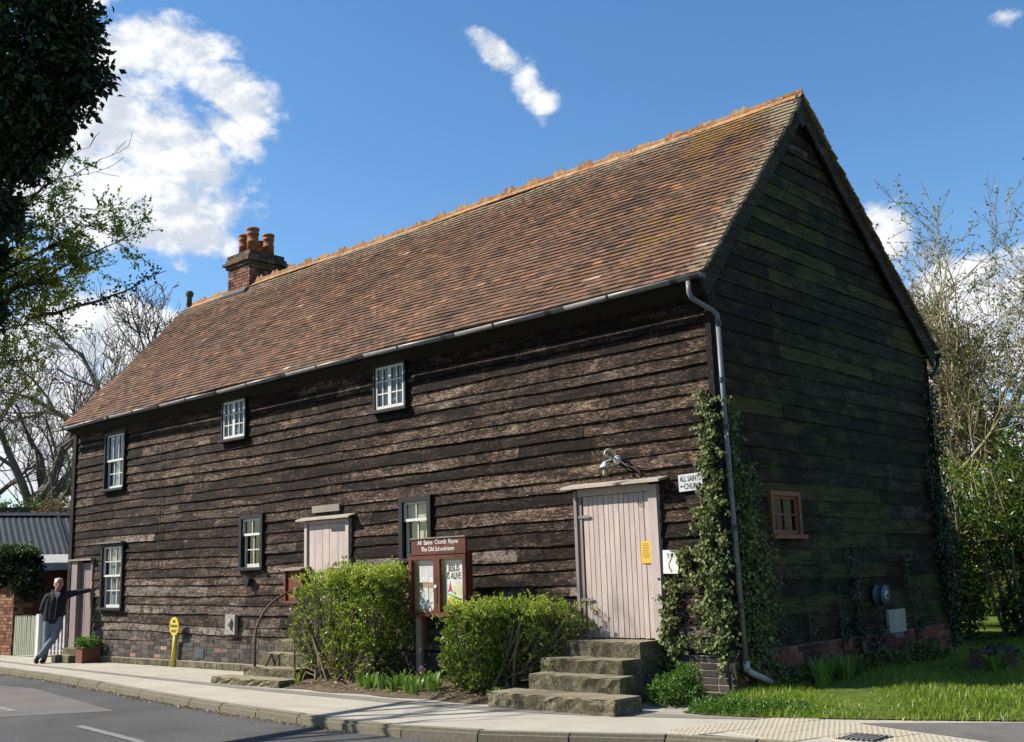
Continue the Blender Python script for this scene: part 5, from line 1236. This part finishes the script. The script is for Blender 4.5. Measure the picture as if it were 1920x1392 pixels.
# ------------------------------------------------------------------ lawn grass, stump
n = 62000
yy = rng.uniform(-1.05, 12, n*2); xx = rng.uniform(.02, 6, n*2)
kp = rng.random(n*2) < np.clip(1.25-np.maximum(0, yy)/9., .12, 1); xx, yy = xx[kp], yy[kp]
ey = np.interp(xx, [-.2, .3, .64, 1.22, 1.7, 2.15, 3.08, 5, 9], [-1.02, -1.06, -1.05, -.84, -.66, -.47, -.06, .9, 2.7]) - .03 + rng.normal(0, .025, len(xx))
ok = yy > ey; xx, yy, ey = xx[ok], yy[ok], ey[ok]
d = np.clip((yy-ey)/.9, 0, 1); zz = .008+.10*d*d*(3-2*d)
m_ = len(xx); h = rng.uniform(.028, .070, m_)*(1+.5*np.sin(xx*3.1+yy*2.3)); a = rng.uniform(0, 6.28, m_); w = rng.uniform(.003, .006, m_)*1.4; le = rng.normal(0, .4, (m_, 2))*h[:, None]
B = np.stack([xx, yy, zz], 1); S = np.stack([np.cos(a)*w, np.sin(a)*w, 0*a], 1); T = B + np.stack([le[:, 0], le[:, 1], h], 1)
V = np.stack([B-S, B+S, T], 1).reshape(-1, 3); F = np.arange(m_*3).reshape(-1, 3)
o = link('grass', npmesh('grass', V, F, M['grass_blade']), None, kind='stuff')
sx, sy = 1.55, 3.70
st = thing('tree_stump', (sx, sy, .1), 'low sawn tree stump on the shaded lawn', 'tree stump')
V = []; k = 18
for z, s in ((.05, 1.35), (.11, 1.08), (.20, 1.0), (.33, 1.0), (.355, .96)):
    for j in range(k):
        aa = 2*math.pi*j/k; rr = .27*s*(1+.09*math.sin(3*aa+1)+.06*math.sin(7*aa)+ (.06*math.sin(5*aa) if z < .1 else 0)); V.append((sx+rr*math.cos(aa), sy+rr*math.sin(aa), z+.02*math.sin(aa*2)+(.03*math.cos(aa) if z > .4 else 0)))
F = [(i*k+j, i*k+(j+1) % k, (i+1)*k+(j+1) % k, (i+1)*k+j) for i in range(4) for j in range(k)] + [tuple(4*k+j for j in range(k))]
MB().add(V, F).build('stump', M['stump'], st, False)
C, O = ball_tips((sx+.15, sy-.05, .30), (.2, .3, .1), 60, .7); P, D = whorls(C, O, 5, .03); leaves('ivy_leaves', P, D, .05, M['dark_ivy'], st)

# ------------------------------------------------------------------ the man leaning on the door jamb
PC = Vector((-15.45, -.55, 0)); E1 = Vector((.424, .905, 0)); E2 = Vector((.905, -.424, 0))
def W(u, w, z): return PC + E1*u + E2*w + Vector((0, 0, z))
man = thing('person', (-15.5, -.7, 0), 'white haired man in navy jacket and grey jeans leaning on the door jamb', 'person')
def limb(mb, pts, k=12):
    """rounded tapered tube along (u, w, z, r)"""
    P = [W(*p[:3]) for p in pts]; rr = [p[3] for p in pts]; mb.tube(P, rr, k)
    for p, r in zip(P, rr): mb.ball(p, r*1.0, k, 8)
def fuse(name, mb, voxel, mat, parent, smooth=4):
    me = mb.mesh('tmp', None); o = bpy.data.objects.new('tmp', me); COL.objects.link(o)
    m1 = o.modifiers.new('r', 'REMESH'); m1.mode = 'VOXEL'; m1.voxel_size = voxel
    m2 = o.modifiers.new('s', 'SMOOTH'); m2.iterations = smooth; m2.factor = .5
    me2 = bpy.data.meshes.new_from_object(o.evaluated_get(bpy.context.evaluated_depsgraph_get())); bpy.data.objects.remove(o)
    for v in me2.vertices: v.co -= ORG[parent]
    me2.materials.clear(); me2.materials.append(mat); me2.polygons.foreach_set('use_smooth', [True]*len(me2.polygons)); me2.name = name
    return link(name, me2, parent)
body = MB()
# torso, neck and head
limb(body, [(-.07, 0, .90, .13), (-.06, 0, 1.05, .13), (-.03, .0, 1.22, .13), (-.03, 0, 1.33, .10), (-.02, .01, 1.40, .055), (-.005, .02, 1.46, .055)])
body.ball(W(.0, .035, 1.555), (.078, .085, .11), 16, 12); body.ball(W(.0, .07, 1.495), (.058, .06, .055), 14, 10)
body.ball(W(.0, .125, 1.54), (.016, .016, .022), 8, 6); body.tube([W(0, .105, 1.575), W(0, .135, 1.535)], [.010, .016], 8)
for s in (-1, 1): body.ball(W(s*.082, .02, 1.545), (.018, .018, .032), 8, 6)
# arms: his left stretched to the jamb, his right tucked behind
limb(body, [(.135, .0, 1.345, .052), (.30, .02, 1.365, .042), (.42, .05, 1.39, .038), (.58, .10, 1.415, .029), (.61, .105, 1.43, .027)])
limb(body, [(-.19, .0, 1.32, .052), (-.26, -.02, 1.15, .043), (-.285, -.03, 1.06, .038), (-.22, -.09, .92, .030), (-.19, -.10, .86, .028)])
hand = W(.635, .11, 1.47)
body.ball(hand, (.030, .030, .045), 10, 8)
for j, (du, dz, L_) in enumerate(((-.022, .0, .075), (-.006, .006, .085), (.011, .004, .080), (.026, -.004, .062))):
    a = hand + E2*(du*.9) + Vector((0, 0, .035+dz)); body.tube([a, a + Vector((0, 0, L_*.5)) + E2*(-.004), a + Vector((0, 0, L_)) + E1*.012], [.0105, .0095, .007], 7)
body.tube([hand + E2*.025 + Vector((0, 0, -.01)), hand + E2*.052 + Vector((0, 0, .015)), hand + E2*.060 + Vector((0, 0, .045))], [.012, .011, .008], 7)
body.ball(W(-.18, -.11, .82), (.032, .03, .045), 10, 8)
for j in range(4): body.tube([W(-.205+j*.017, -.115, .80), W(-.205+j*.017, -.112, .755), W(-.20+j*.016, -.10, .73)], [.010, .009, .007], 6)
body.tube([W(-.155, -.10, .83), W(-.14, -.09, .79)], [.011, .008], 6)
# legs
limb(body, [(-.15, .0, .90, .10), (-.165, .02, .68, .075), (-.165, .03, .48, .055), (-.185, .0, .28, .046), (-.215, -.02, .10, .034)])
limb(body, [(.0, .02, .90, .10), (.01, .05, .70, .08), (-.04, .09, .50, .056), (-.16, .10, .32, .048), (-.295, .09, .15, .034), (-.315, .09, .10, .03)])
b_ = fuse('body', body, .0105, M['skin'], man)
jk = MB()
limb(jk, [(-.07, 0, .84, .155), (-.065, 0, .95, .158), (-.055, 0, 1.10, .158), (-.035, .0, 1.24, .155), (-.03, 0, 1.32, .125)], 18)
limb(jk, [(.0, .0, .86, .12), (.03, .0, 1.0, .10), (.06, .0, 1.2, .115), (.085, 0, 1.29, .095), (.03, 0, 1.355, .075)], 14); limb(jk, [(-.15, .0, .86, .12), (-.155, .0, 1.0, .115), (-.13, .0, 1.2, .12), (-.14, 0, 1.28, .10), (-.08, 0, 1.355, .075)], 14)
limb(jk, [(.12, .0, 1.33, .085), (.20, .005, 1.34, .078), (.30, .02, 1.365, .066), (.42, .05, 1.39, .058), (.585, .10, 1.415, .046)], 14)
limb(jk, [(-.185, .0, 1.30, .082), (-.26, -.02, 1.15, .068), (-.285, -.03, 1.06, .062), (-.225, -.085, .93, .05)], 14)
fuse('jacket', jk, .012, M['jacket'], man, 3)
col = MB()
for s in (-1, 1):
    col.tube([W(s*.085-.02, -.05, 1.435), W(s*.095-.02, .02, 1.42), W(s*.06-.015, .10, 1.36), W(s*.02-.02, .145, 1.29)], [.022, .024, .022, .012], 8)
col.tube([W(-.10, -.045, 1.435), W(-.02, -.07, 1.45), W(.06, -.045, 1.435)], .024, 8)
fuse('collar', col, .009, M['jacket'], man, 2)
MB().add([W(-.068, .105, 1.40), W(.035, .105, 1.40), W(.02, .150, 1.33), W(-.018, .168, 1.26), W(-.055, .150, 1.33)], [(0, 1, 2, 3, 4)]).build('shirt', M['shirt'], man)
MB().tube([W(-.02, .160, 1.27), W(-.03, .166, 1.10), W(-.05, .166, .86)], .005, 5).build('zip', M['grey_box'], man)
tr = MB()
limb(tr, [(-.07, 0, .86, .14), (-.07, 0, .80, .14)], 16)
limb(tr, [(-.145, .0, .86, .115), (-.165, .02, .68, .092), (-.168, .03, .48, .072), (-.185, .0, .28, .066), (-.21, -.02, .10, .060)], 14)
limb(tr, [(.0, .02, .86, .115), (.012, .05, .70, .095), (-.04, .09, .50, .074), (-.16, .10, .32, .068), (-.285, .09, .155, .060)], 14)
fuse('trousers', tr, .012, M['jeans'], man, 2)
s1 = MB().ball(W(-.225, .03, .045), (.06, .06, .045), 12, 8).ball(W(-.24, .12, .035), (.055, .055, .035), 12, 8); s1.tube([W(-.215, -.04, .05), W(-.225, .05, .045), W(-.245, .14, .035)], [.042, .048, .040], 10)
fuse('shoe', s1, .010, M['shoe'], man, 3)
s2 = MB(); s2.tube([W(-.30, .085, .13), W(-.345, .095, .10), W(-.355, .10, .05), W(-.345, .115, .022)], [.045, .045, .046, .03], 10); s2.ball(W(-.345, .11, .035), (.042, .05, .035), 10, 8); s2.ball(W(-.325, .085, .14), .048, 10, 8)
fuse('shoe', s2, .010, M['shoe'], man, 3)
hr_ = MB().ball(W(.0, -.010, 1.600), (.087, .085, .085), 16, 10).ball(W(-.005, -.035, 1.555), (.080, .075, .09), 14, 10)
for i in range(40):
    a = rng.uniform(0, 6.28); hr_.ball(W(.068*math.cos(a), -.02+.055*math.sin(a), 1.610+rng.uniform(-.06, .05)), .022, 6, 5)
fuse('hair', hr_, .011, M['hair'], man, 1)
for s in (-1, 1): MB().ball(W(s*.032, .112, 1.562), (.010, .010, .006), 8, 6).build('eye', M['iron'], man, True)
MB().ball(W(0, .126, 1.493), (.024, .024, .007), 8, 6).build('mouth', M['box_red'], man, True)

# ------------------------------------------------------------------ gates, pier, yard behind
def pickets(t, a, b, n, h, mat, w=.055, th=.02, rails=(.22, .72), post=None):
    a, b = Vector(a), Vector(b); d = b-a; L_ = d.length; u = d.normalized(); nrm = Vector((u.y, -u.x, 0))
    ang = math.atan2(u.y, u.x)
    me = MB().prism([(-w/2, 0, .04), (w/2, 0, .04), (w/2, 0, h-.05), (w/4, 0, h-.008), (0, 0, h), (-w/4, 0, h-.008), (-w/2, 0, h-.05)], (0, th, 0)).mesh('picket', mat)
    for i in range(n):
        p = a + u*(L_*(i+.5)/n); o = link('picket', me, t); o.location = p + nrm*.022 - ORG[t] + Vector((0, 0, random.uniform(-.008, .008))); o.rotation_euler = (0, random.uniform(-.012, .012), ang); o['tint'] = random.random()
    for z in rails:
        q = [a, b, b-nrm*.035, a-nrm*.035]; MB().prism([p+Vector((0, 0, z)) for p in q], (0, 0, .07)).build('rail', mat, t, tint=.5)
g1 = thing('picket_gate', (-18.0, -.05, 0), 'pale green picket gate beside the brick pier', 'gate')
pickets(g1, (-18.36, -.15, 0), (-17.74, .07, 0), 12, .90, M['pale_green'], .040)
g2 = thing('picket_gate', (-17.0, .3, 0), 'white picket gate standing open behind the man', 'gate')
MB().box((-17.73, .04, 0), (-17.60, .17, .92)).build('gate_post', M['white_picket'], g2, tint=.4)
pickets(g2, (-17.58, .13, 0), (-16.25, .50, 0), 13, .88, M['white_picket'], .05)
MB().box((-16.24, .44, 0), (-16.16, .52, .95)).build('gate_post', M['white_picket'], g2, tint=.8)
pr = thing('brick_pier', (-19.5, .2, 0), 'orange brick gate pier overgrown with ivy on top', 'pier')
MB().box((-20.05, .02, 0), (-18.87, .44, 1.58)).build('core', M['mortar'], pr)
bricks(pr, M['brick_pier'], [((-20.06, .0, 0), (1, 0, 0), (0, -1, 0), 1.2, .01, 20), ((-18.855, .005, 0), (0, 1, 0), (1, 0, 0), .44, .01, 20)])
iv = thing('ivy', (-19.5, .2, 1.5), 'round dark bush of ivy on the brick pier', 'ivy')
C, O = ball_tips((-19.5, .25, 1.98), (.66, .58, .46), 800, .75); P, D = whorls(C, O, 7, .04); C2, O2 = ball_tips((-18.85, .3, 1.62), (.4, .35, .4), 260, .6); P2, D2 = whorls(C2, O2, 7, .04)
leaves('leaves', np.concatenate([P, P2]), np.concatenate([D, D2]), .085, M['dark_ivy'], iv, width=.8)
C3, O3 = ball_tips((-19.45, .25, 2.30), (.62, .5, .2), 160, .7); P, D = whorls(C3, O3, 6, .04); leaves('sunlit_leaves', P, D, .075, M['ivy_leaf'], iv, width=.8)  # paler leaf colour on the crown stands in for sunlight
fe = thing('board_fence', (-19.2, 2.2, 0), 'dark boarded fence in shadow behind the white gate', 'fence')
for i in range(16):
    x = -20.4 + i*.25; MB().box((x, 1.9+.02*(i % 2), .03), (x+.235, 1.925+.02*(i % 2), 1.66+random.uniform(-.01, .01))).build('fence_board', M['dark_fence'], fe, tint=random.random(), grey=.0)
MB().box((-20.4, 1.947, 1.4), (-16.4, 1.99, 1.48)).build('fence_rail', M['dark_fence'], fe, tint=.3, grey=.0)

# outbuilding with a corrugated roof: ridge runs away to the right
ob = thing('outbuilding', (-24, 5, 0), 'low brick outbuilding with grey corrugated roof behind the gate', 'outbuilding')
rd = Vector((.30, .954, 0)); dn = Vector((.954, -.30, 0))       # along the ridge, and down slope towards us
A_ = Vector((-24.75, 1.0, 3.53)) - rd*6
V, F = [], []; nL = 520; L_ = 20.0
for i in range(nL+1):
    p = A_ + rd*(L_*i/nL); c = .014*math.sin(2*math.pi*i/4)
    for f in (0, 1): V.append(p + dn*(2.55*f) + Vector((0, 0, -1.17*f + c)))
F = [(2*i, 2*i+1, 2*i+3, 2*i+2) for i in range(nL)]
MB().add(V, F).build('corrugated_roof', M['corrugated'], ob, True)
for k in range(10):
    p = A_ + rd*(L_*k/10+.4); MB().prism([p + Vector((0, 0, .03)), p + rd*.05 + Vector((0, 0, .03)), p + rd*.05 + dn*2.5 + Vector((0, 0, -1.11)), p + dn*2.5 + Vector((0, 0, -1.11))], (0, 0, .012)).build('sheet_lap', M['corrugated'], ob)
MB().prism([A_ + dn*-.14 + Vector((0, 0, -.03)), A_ + Vector((0, 0, .07)), A_ + dn*.16 + Vector((0, 0, -.02))], rd*L_).build('ridge_cap', M['corrugated'], ob)
e0 = A_ + dn*2.5 + Vector((0, 0, -1.25))
wl = [e0 + dn*-.2 + Vector((0, 0, -e0.z)), e0 + rd*L_ + dn*-.2 + Vector((0, 0, -e0.z))]
MB().prism([wl[0], wl[1], wl[1]-dn*4.2, wl[0]-dn*4.2], (0, 0, 2.2)).build('wall', M['brick_red'], ob, tint=.3)
lt = e0 + rd*6.0
MB().prism([lt + Vector((0, 0, .03)), lt + rd*9 + Vector((0, 0, .03)), lt + rd*9 + dn*1.25 + Vector((0, 0, -.22)), lt + dn*1.25 + Vector((0, 0, -.22))], (0, 0, .05)).build('lean_to_roof', M['pale_roof'], ob)
MB().prism([lt + dn*1.26 + Vector((0, 0, -.36)), lt + rd*9 + dn*1.26 + Vector((0, 0, -.36)), lt + rd*9 + dn*1.30 + Vector((0, 0, -.36)), lt + dn*1.30 + Vector((0, 0, -.36))], (0, 0, .15)).build('fascia', M['pale_roof'], ob)
MB().prism([Vector((q.x, q.y, 0)) for q in (lt + dn*1.0, lt + rd*9 + dn*1.0, lt + rd*9 + dn*.9, lt + dn*.9)], (0, 0, 1.9)).build('lean_to_wall', M['brick_red'], ob, tint=.35)
# clipped hedge behind
hg = thing('hedge', (-31, 5, 0), 'long clipped green hedge behind the corrugated roof', 'hedge')
C, O = box_tips((-31.5, 4.5, 3.3), (1.0, 8.0, 1.12), 2600, .8, 8.); c_, s_ = math.cos(-.32), math.sin(-.32)
def rotz(Pn, c, s, o): Q = Pn-np.array(o); return np.stack([Q[:, 0]*c-Q[:, 1]*s, Q[:, 0]*s+Q[:, 1]*c, Q[:, 2]], 1)+np.array(o)
C = rotz(C, c_, s_, (-31.5, 4.5, 0)); P, D = whorls(C, O, 7, .08); leaves('foliage', P, D, .13, M['hedge_leaf'], hg)
core = MB().box((-32.3, -3.2, 2.2), (-30.7, 12.2, 4.2), Matrix.Rotation(-.32, 3, 'Z'), (-31.5, 4.5, 0)).build('inner_stems', M['bark'], hg)
rb_ = thing('shrub', (-29.5, 5.6, 0), 'shrub with reddish brown leaves at the end of the hedge', 'shrub')
C, O = ball_tips((-28.9, 5.7, 3.7), (.9, .9, .75), 200, .4); P, D = whorls(C, O, 6, .08); leaves('foliage', P, D, .12, M['dry_leaf'], rb_); tubes('stems', [((-28.9, 5.7, 0), tuple(q), .03, .01) for q in C[::8]], M['bark'], rb_)

# ------------------------------------------------------------------ trees
def tree(name, label, base, trunks, mat, depth, seed, buds=None, nbud=4, budsize=.05, group=None, k=5, **kw):
    t = thing(name, base, label, 'tree', group); rnd = random.Random(seed); segs, tips = [], []
    for p, d, r, L_ in trunks: grow(p, d, r, L_, depth, segs, tips, rnd, **kw)
    thick = [s for s in segs if s[2] > .035]; thin = [s for s in segs if s[2] <= .035]
    tubes('trunk', thick, mat, t, 7 if k > 4 else 5); tubes('twigs', thin, M['twig'] if mat is M['bark'] else mat, t, 3, kind='stuff')
    if buds:
        P = np.array([q[0] for q in tips]).repeat(nbud, 0); D = np.array([q[1] for q in tips]).repeat(nbud, 0)
        P = P - D*rng.random((len(P), 1))*.35*kw.get('budspread', 1) + rng.normal(0, .03, P.shape); leaves('buds', P, D, budsize, buds, t, jit=.8)
    return t
# bare many-stemmed trees beyond the outbuilding (left)
B0 = Vector((-40.5, 8.6, 0)); rx = Vector((.7357, .6766, 0))
G = 'bare trees standing behind the outbuilding'
tree('bare_tree', 'bare tree with three thick trunks rising above the hedge', tuple(B0), [(B0+rx*.2, (.06, .05, 1), .42, 5.5), (B0+rx*1.1, (-.05, 0, 1), .36, 5.2), (B0+rx*1.6, (.22, .22, 1), .44, 5.4)], M['bark_far'], 5, 4, group=G, bend=.12, up=.05, kids=(3, 4), ratio=.68, minr=.010, spread=.85, nseg=7)
tree('bare_tree', 'slender bare tree leaning right beside the old roof', tuple(B0+rx*3), [(B0+rx*2.6, (.34, .28, 1), .27, 5.2)], M['bark_far'], 5, 9, group=G, bend=.10, up=.07, kids=(3, 4), ratio=.70, minr=.010, spread=.8, nseg=7)
tree('bare_tree', 'bare tree at the left edge behind the dark overhanging branches', tuple(B0-rx*2), [(B0-rx*1.6, (-.1, -.1, 1), .36, 5.0), (B0-rx*2.4, (-.35, -.3, 1), .28, 5.0)], M['bark_far'], 5, 21, group=G, bend=.12, up=.05, kids=(3, 4), ratio=.68, minr=.010, spread=.85, nseg=7)
for i, (dx, dz, sd) in enumerate(((0, 10.4, 31), (4.0, 10.2, 32), (5.8, 10.9, 33))):
    q = Vector((-48.8, 17.6, 0)) + rx*dx*1.0
    tree('distant_tree', ['distant bare tree behind the left slope of the roof', 'distant bare tree just left of the chimney', 'distant bare tree with its crown behind the chimney'][i], tuple(q), [(q, (.03, .03, 1), .40, dz*.98)], M['bark_far'], 5, sd, group='distant bare trees behind the roof', bend=.14, up=.03, kids=(4, 5), ratio=.56, minr=.018, spread=1.0, nseg=6)
# tree with opening buds on the right
q = Vector((-3.3, 20.9, 0)); 
tree('budding_tree', 'tall tree with yellowish branches and opening buds beyond the lawn', tuple(q), [(q, (-.02, 0, 1), .32, 4.3), (q+rx*.25, (.34, .25, 1), .26, 4.3), (q-rx*.2, (-.55, -.45, 1), .26, 4.2), (q, (-.22, -.28, 1), .24, 4.5), (q-rx*.1, (-1.0, -.8, .9), .18, 3.4), (q, (-.70, -.4, .95), .2, 4.4), (q, (.1, .4, 1), .22, 4.6), (q+rx*.1, (.6, .4, 1), .2, 4.4), (q-rx*.15, (-.35, .1, 1), .2, 4.6)], M['bark_lichen'], 5, 14, M['bud'], 4, .085, bend=.13, up=.035, kids=(3, 5), ratio=.67, minr=.008, spread=1.05, nseg=7)
q2 = q + rx*4.2 + Vector((.6, -.6, 0))
tree('budding_tree', 'second budding tree at the right edge of the view', tuple(q2), [(q2, (.02, 0, 1), .30, 3.9), (q2, (-.5, -.4, 1), .22, 3.8)], M['bark_lichen'], 5, 17, M['bud'], 4, .085, bend=.13, up=.035, kids=(3, 5), ratio=.67, minr=.008, spread=1.05, nseg=7)
# evergreen shrubs at the end of the lawn
def shrub(label, c, h, n, seed, mat=M['laurel_leaf'], size=.12, shell=.35, name='laurel_shrub', nstem=14):
    t = thing(name, (c[0], c[1], .1), label, 'shrub', 'evergreen shrubs at the end of the lawn'); rnd = random.Random(seed); Ps, Ds, S = [], [], []
    for i in range(9):
        cc = (c[0]+rnd.uniform(-.6, .6)*h[0], c[1]+rnd.uniform(-.6, .6)*h[1], c[2]+rnd.uniform(-.80, .72)*h[2]); hh = (h[0]*rnd.uniform(.4, .6), h[1]*rnd.uniform(.4, .6), h[2]*rnd.uniform(.28, .42))
        C, O = ball_tips(cc, hh, n//9, shell); P, D = whorls(C, O, 6, size*.4); Ps.append(P); Ds.append(D)
        for q in C[::14]: S.append((cc, tuple(q), .012, .006))
    for i in range(nstem):
        x, y = c[0]+rnd.uniform(-.5, .5)*h[0], c[1]+rnd.uniform(-.5, .5)*h[1]; p = (x, y, .05); z = 0
        for j in range(5):
            z2 = z + (c[2]+h[2]*.6)/5; q = (p[0]+rnd.uniform(-.13, .13), p[1]+rnd.uniform(-.13, .13), z2); S.append((p, q, .034-.004*j, .030-.004*j)); p, z = q, z2
    tubes('stems', S, M['stem_brown'], t, 5); P = np.concatenate(Ps); P[:, 2] = np.maximum(P[:, 2], .15)
    leaves('foliage', P, np.concatenate(Ds), size, mat, t, width=.42); return t
shrub('dense evergreen shrub touching the far corner of the gable', (-1.5, 9.6, 1.9), (1.1, 1.2, 1.9), 1500, 1)
shrub('tall dark laurel shrub in the middle of the lawn end', (.2, 10.0, 1.9), (1.1, 1.1, 1.9), 1500, 2)
shrub('evergreen shrub behind the tree stump at the right edge', (1.7, 10.6, 1.7), (1.2, 1.1, 1.7), 1400, 3)
shrub('pale green leafy shrub rising behind the laurels', (-1.6, 12.4, 1.9), (1.8, 1.4, 1.75), 1700, 4, M['bush_leaf'], .10, .4)
shrub('low spreading shrub with thin stems beyond the stump', (1.1, 8.6, .7), (.8, .6, .62), 420, 6, M['laurel_leaf'], .10, .4, nstem=8)
for i in range(7):
    x = -9 + i*3.2; shrub(['broad evergreen in the row behind the lawn, hidden end', 'evergreen in the back row behind the building', 'evergreen of the back row nearest the gable', 'back row evergreen between the laurels', 'back row evergreen behind the stump', 'back row evergreen near the right edge', 'back row evergreen beyond the right edge'][i], (x, 17.5+.8*math.sin(i*2), 1.7), (2.1, 1.3, 1.75), 1100, 40+i, M['laurel_leaf'], .16, .5, 'back_shrub', 6)

# ------------------------------------------------------------------ overhanging trees on the near side of the road (left)
it = thing('ivy_clad_tree', (-5.2, -9.7, -.1), 'dark ivy covered tree overhanging the top left of the view', 'tree')
S = []; rnd = random.Random(8)
base = Vector((-5.2, -9.7, -.15)); pts = [base + Vector((.05*math.sin(i), .05*math.cos(i*1.3), i*.75)) for i in range(13)]
for i in range(12): S.append((tuple(pts[i]), tuple(pts[i+1]), .30-.018*i, .30-.018*(i+1)))
blobs = [((-1.50, -7.5, 5.95), .50), ((-1.28, -7.30, 5.98), .29), ((-1.24, -7.20, 5.55), .22), ((-1.42, -7.30, 5.38), .28), ((-1.65, -7.50, 5.3), .42), ((-1.50, -7.34, 5.10), .19), ((-1.74, -7.45, 4.90), .21), ((-1.90, -7.48, 4.45), .17), ((-2.0, -7.8, 5.6), .6), ((-2.05, -7.7, 4.95), .36),
         ((-2.28, -7.50, 4.2), .2), ((-2.34, -7.45, 3.72), .17), ((-1.7, -7.6, 6.6), .6), ((-2.45, -8.05, 6.5), .5), ((-3.2, -8.7, 6.5), .6), ((-4.0, -9.2, 6.0), .55), ((-4.2, -9.4, 7.4), .5), ((-2.5, -8.0, 5.75), .3), ((-5.4, -9.8, 8.6), .7), ((-5.6, -10.2, 7.0), .6)]
Ps, Ds = [], []
for c, r in blobs:
    C, O = ball_tips(c, (r, r, r*.9), int(210*r**1.4/.3)+50, .35); P, D = whorls(C, O*.6 + np.array([0, 0, -.6]), 8, .05); Ps.append(P); Ds.append(D)
    h0 = pts[min(11, int((c[2]-.6)/.75))]; mid = (Vector(c)+h0)/2 + Vector((0, 0, .25)); S += [(tuple(h0), tuple(mid), .07, .045), (tuple(mid), tuple(c), .045, .018)]
    for q in C[::30]: S.append((c, tuple(q), .012, .004))
tubes('trunk', S, M['bark'], it, 6)
leaves('crown', np.concatenate(Ps), np.concatenate(Ds), .072, M['dark_ivy'], it, width=.62)
hw = thing('hawthorn_tree', (-5.6, -8.9, -.1), 'spreading thorny tree with small fresh leaves overhanging the left of the view', 'tree')
rnd = random.Random(12); segs, tips = [], []
hb = Vector((-5.6, -8.9, -.15)); segs.append((tuple(hb), tuple(hb+Vector((.3, .2, 2.4))), .2, .15)); fork = hb+Vector((.3, .2, 2.4))
ends = [(-1.80, -6.66, 4.52), (-1.62, -6.50, 4.36), (-1.98, -6.75, 4.10), (-2.15, -6.95, 4.80), (-2.0, -6.96, 5.15), (-2.35, -7.05, 4.45), (-2.25, -6.9, 3.98), (-2.30, -6.95, 3.70), (-2.45, -7.0, 3.40), (-2.15, -6.8, 4.3), (-2.05, -6.85, 4.62), (-2.5, -7.1, 4.1), (-2.52, -7.1, 3.7), (-2.6, -7.1, 3.1)]
for i, e in enumerate(ends):
    e = Vector(e) + Vector((-.10, -.09, 0)); n_ = 9; p = fork.copy(); r0 = .055
    for j in range(n_):
        f = (j+1)/n_; q = fork.lerp(e, f) + Vector((rnd.gauss(0, .04), rnd.gauss(0, .04), .55*math.sin(f*math.pi)*(.6 if e.z > 3.8 else .3) + rnd.gauss(0, .03)))
        if j == n_-1: q = e
        r1 = .055*(1-f)+.005; segs.append((tuple(p), tuple(q), r0, r1)); d = (q-p).normalized(); p, r0 = q, r1
        if j >= 4:
            for kk in range(6):
                ax = Vector((rnd.gauss(0, 1), rnd.gauss(0, 1), rnd.gauss(0, .8))); nd = (d + (ax-d*ax.dot(d)).normalized()*rnd.uniform(.5, 1.0)).normalized()
                grow(p - (q-p)*0, nd, max(.004, r1*.6), rnd.uniform(.16, .36), 2, segs, tips, rnd, bend=.22, up=.02, kids=(2, 3), ratio=.62, nseg=4, minr=.0022, spread=.9, tipdepth=2)
# one long dark leafy spray reaching furthest right
e = Vector((-1.46, -6.26, 4.12)); p = Vector((-2.4, -6.95, 3.78)); n_ = 12; d = e-p; spray = []
for j in range(n_):
    f = (j+1)/n_; q = Vector((-2.4, -6.95, 3.78)).lerp(e, f) + Vector((0, 0, -.05*math.sin(f*math.pi)+rnd.gauss(0, .008))); segs.append((tuple(p), tuple(q), .016*(1-f)+.004, .016*(1-f)+.003))
    if .15 < f < .97:
        for kk in range(5): spray.append(tuple(q + Vector((rnd.gauss(0, .03), rnd.gauss(0, .03), rnd.gauss(.01, .035)))))
    p = q
# bare back limbs over the pavement side
for i in range(7):
    a = Vector((-6.4-.7*i*.5, -7.6+.45*i*.6, 3.6+.3*i)); segs.append((tuple(fork), tuple(a), .08, .05)); grow(a, (-.15+.1*rnd.random(), .35, .55), .05, 1.7, 4, segs, [], rnd, bend=.16, up=.06, kids=(2, 3), ratio=.72, nseg=5, minr=.004, spread=.85)
tubes('trunk', [s for s in segs if s[2] > .02], M['bark'], hw, 6); tubes('twigs', [s for s in segs if s[2] <= .02], M['bark'], hw, 4, kind='stuff')
Pt = np.array([s[0] for s in tips]).repeat(7, 0); Dt = np.array([s[1] for s in tips]).repeat(7, 0)
Pt = Pt - Dt*rng.random((len(Pt), 1))*.12 + rng.normal(0, .012, Pt.shape); leaves('spring_leaves', Pt, Dt, .031, M['spring_leaf'], hw, jit=.9, width=.7)
sp = np.array(spray).repeat(5, 0) + rng.normal(0, .018, (len(spray)*5, 3)); leaves('leaf_spray', sp, rng.normal(0, 1, sp.shape)+np.array([.3, .2, .3]), .036, M['dark_ivy'], hw, width=.7)
print('objects', len(bpy.data.objects), 'tris', sum(len(o.data.polygons) for o in bpy.data.objects if o.type == 'MESH'))
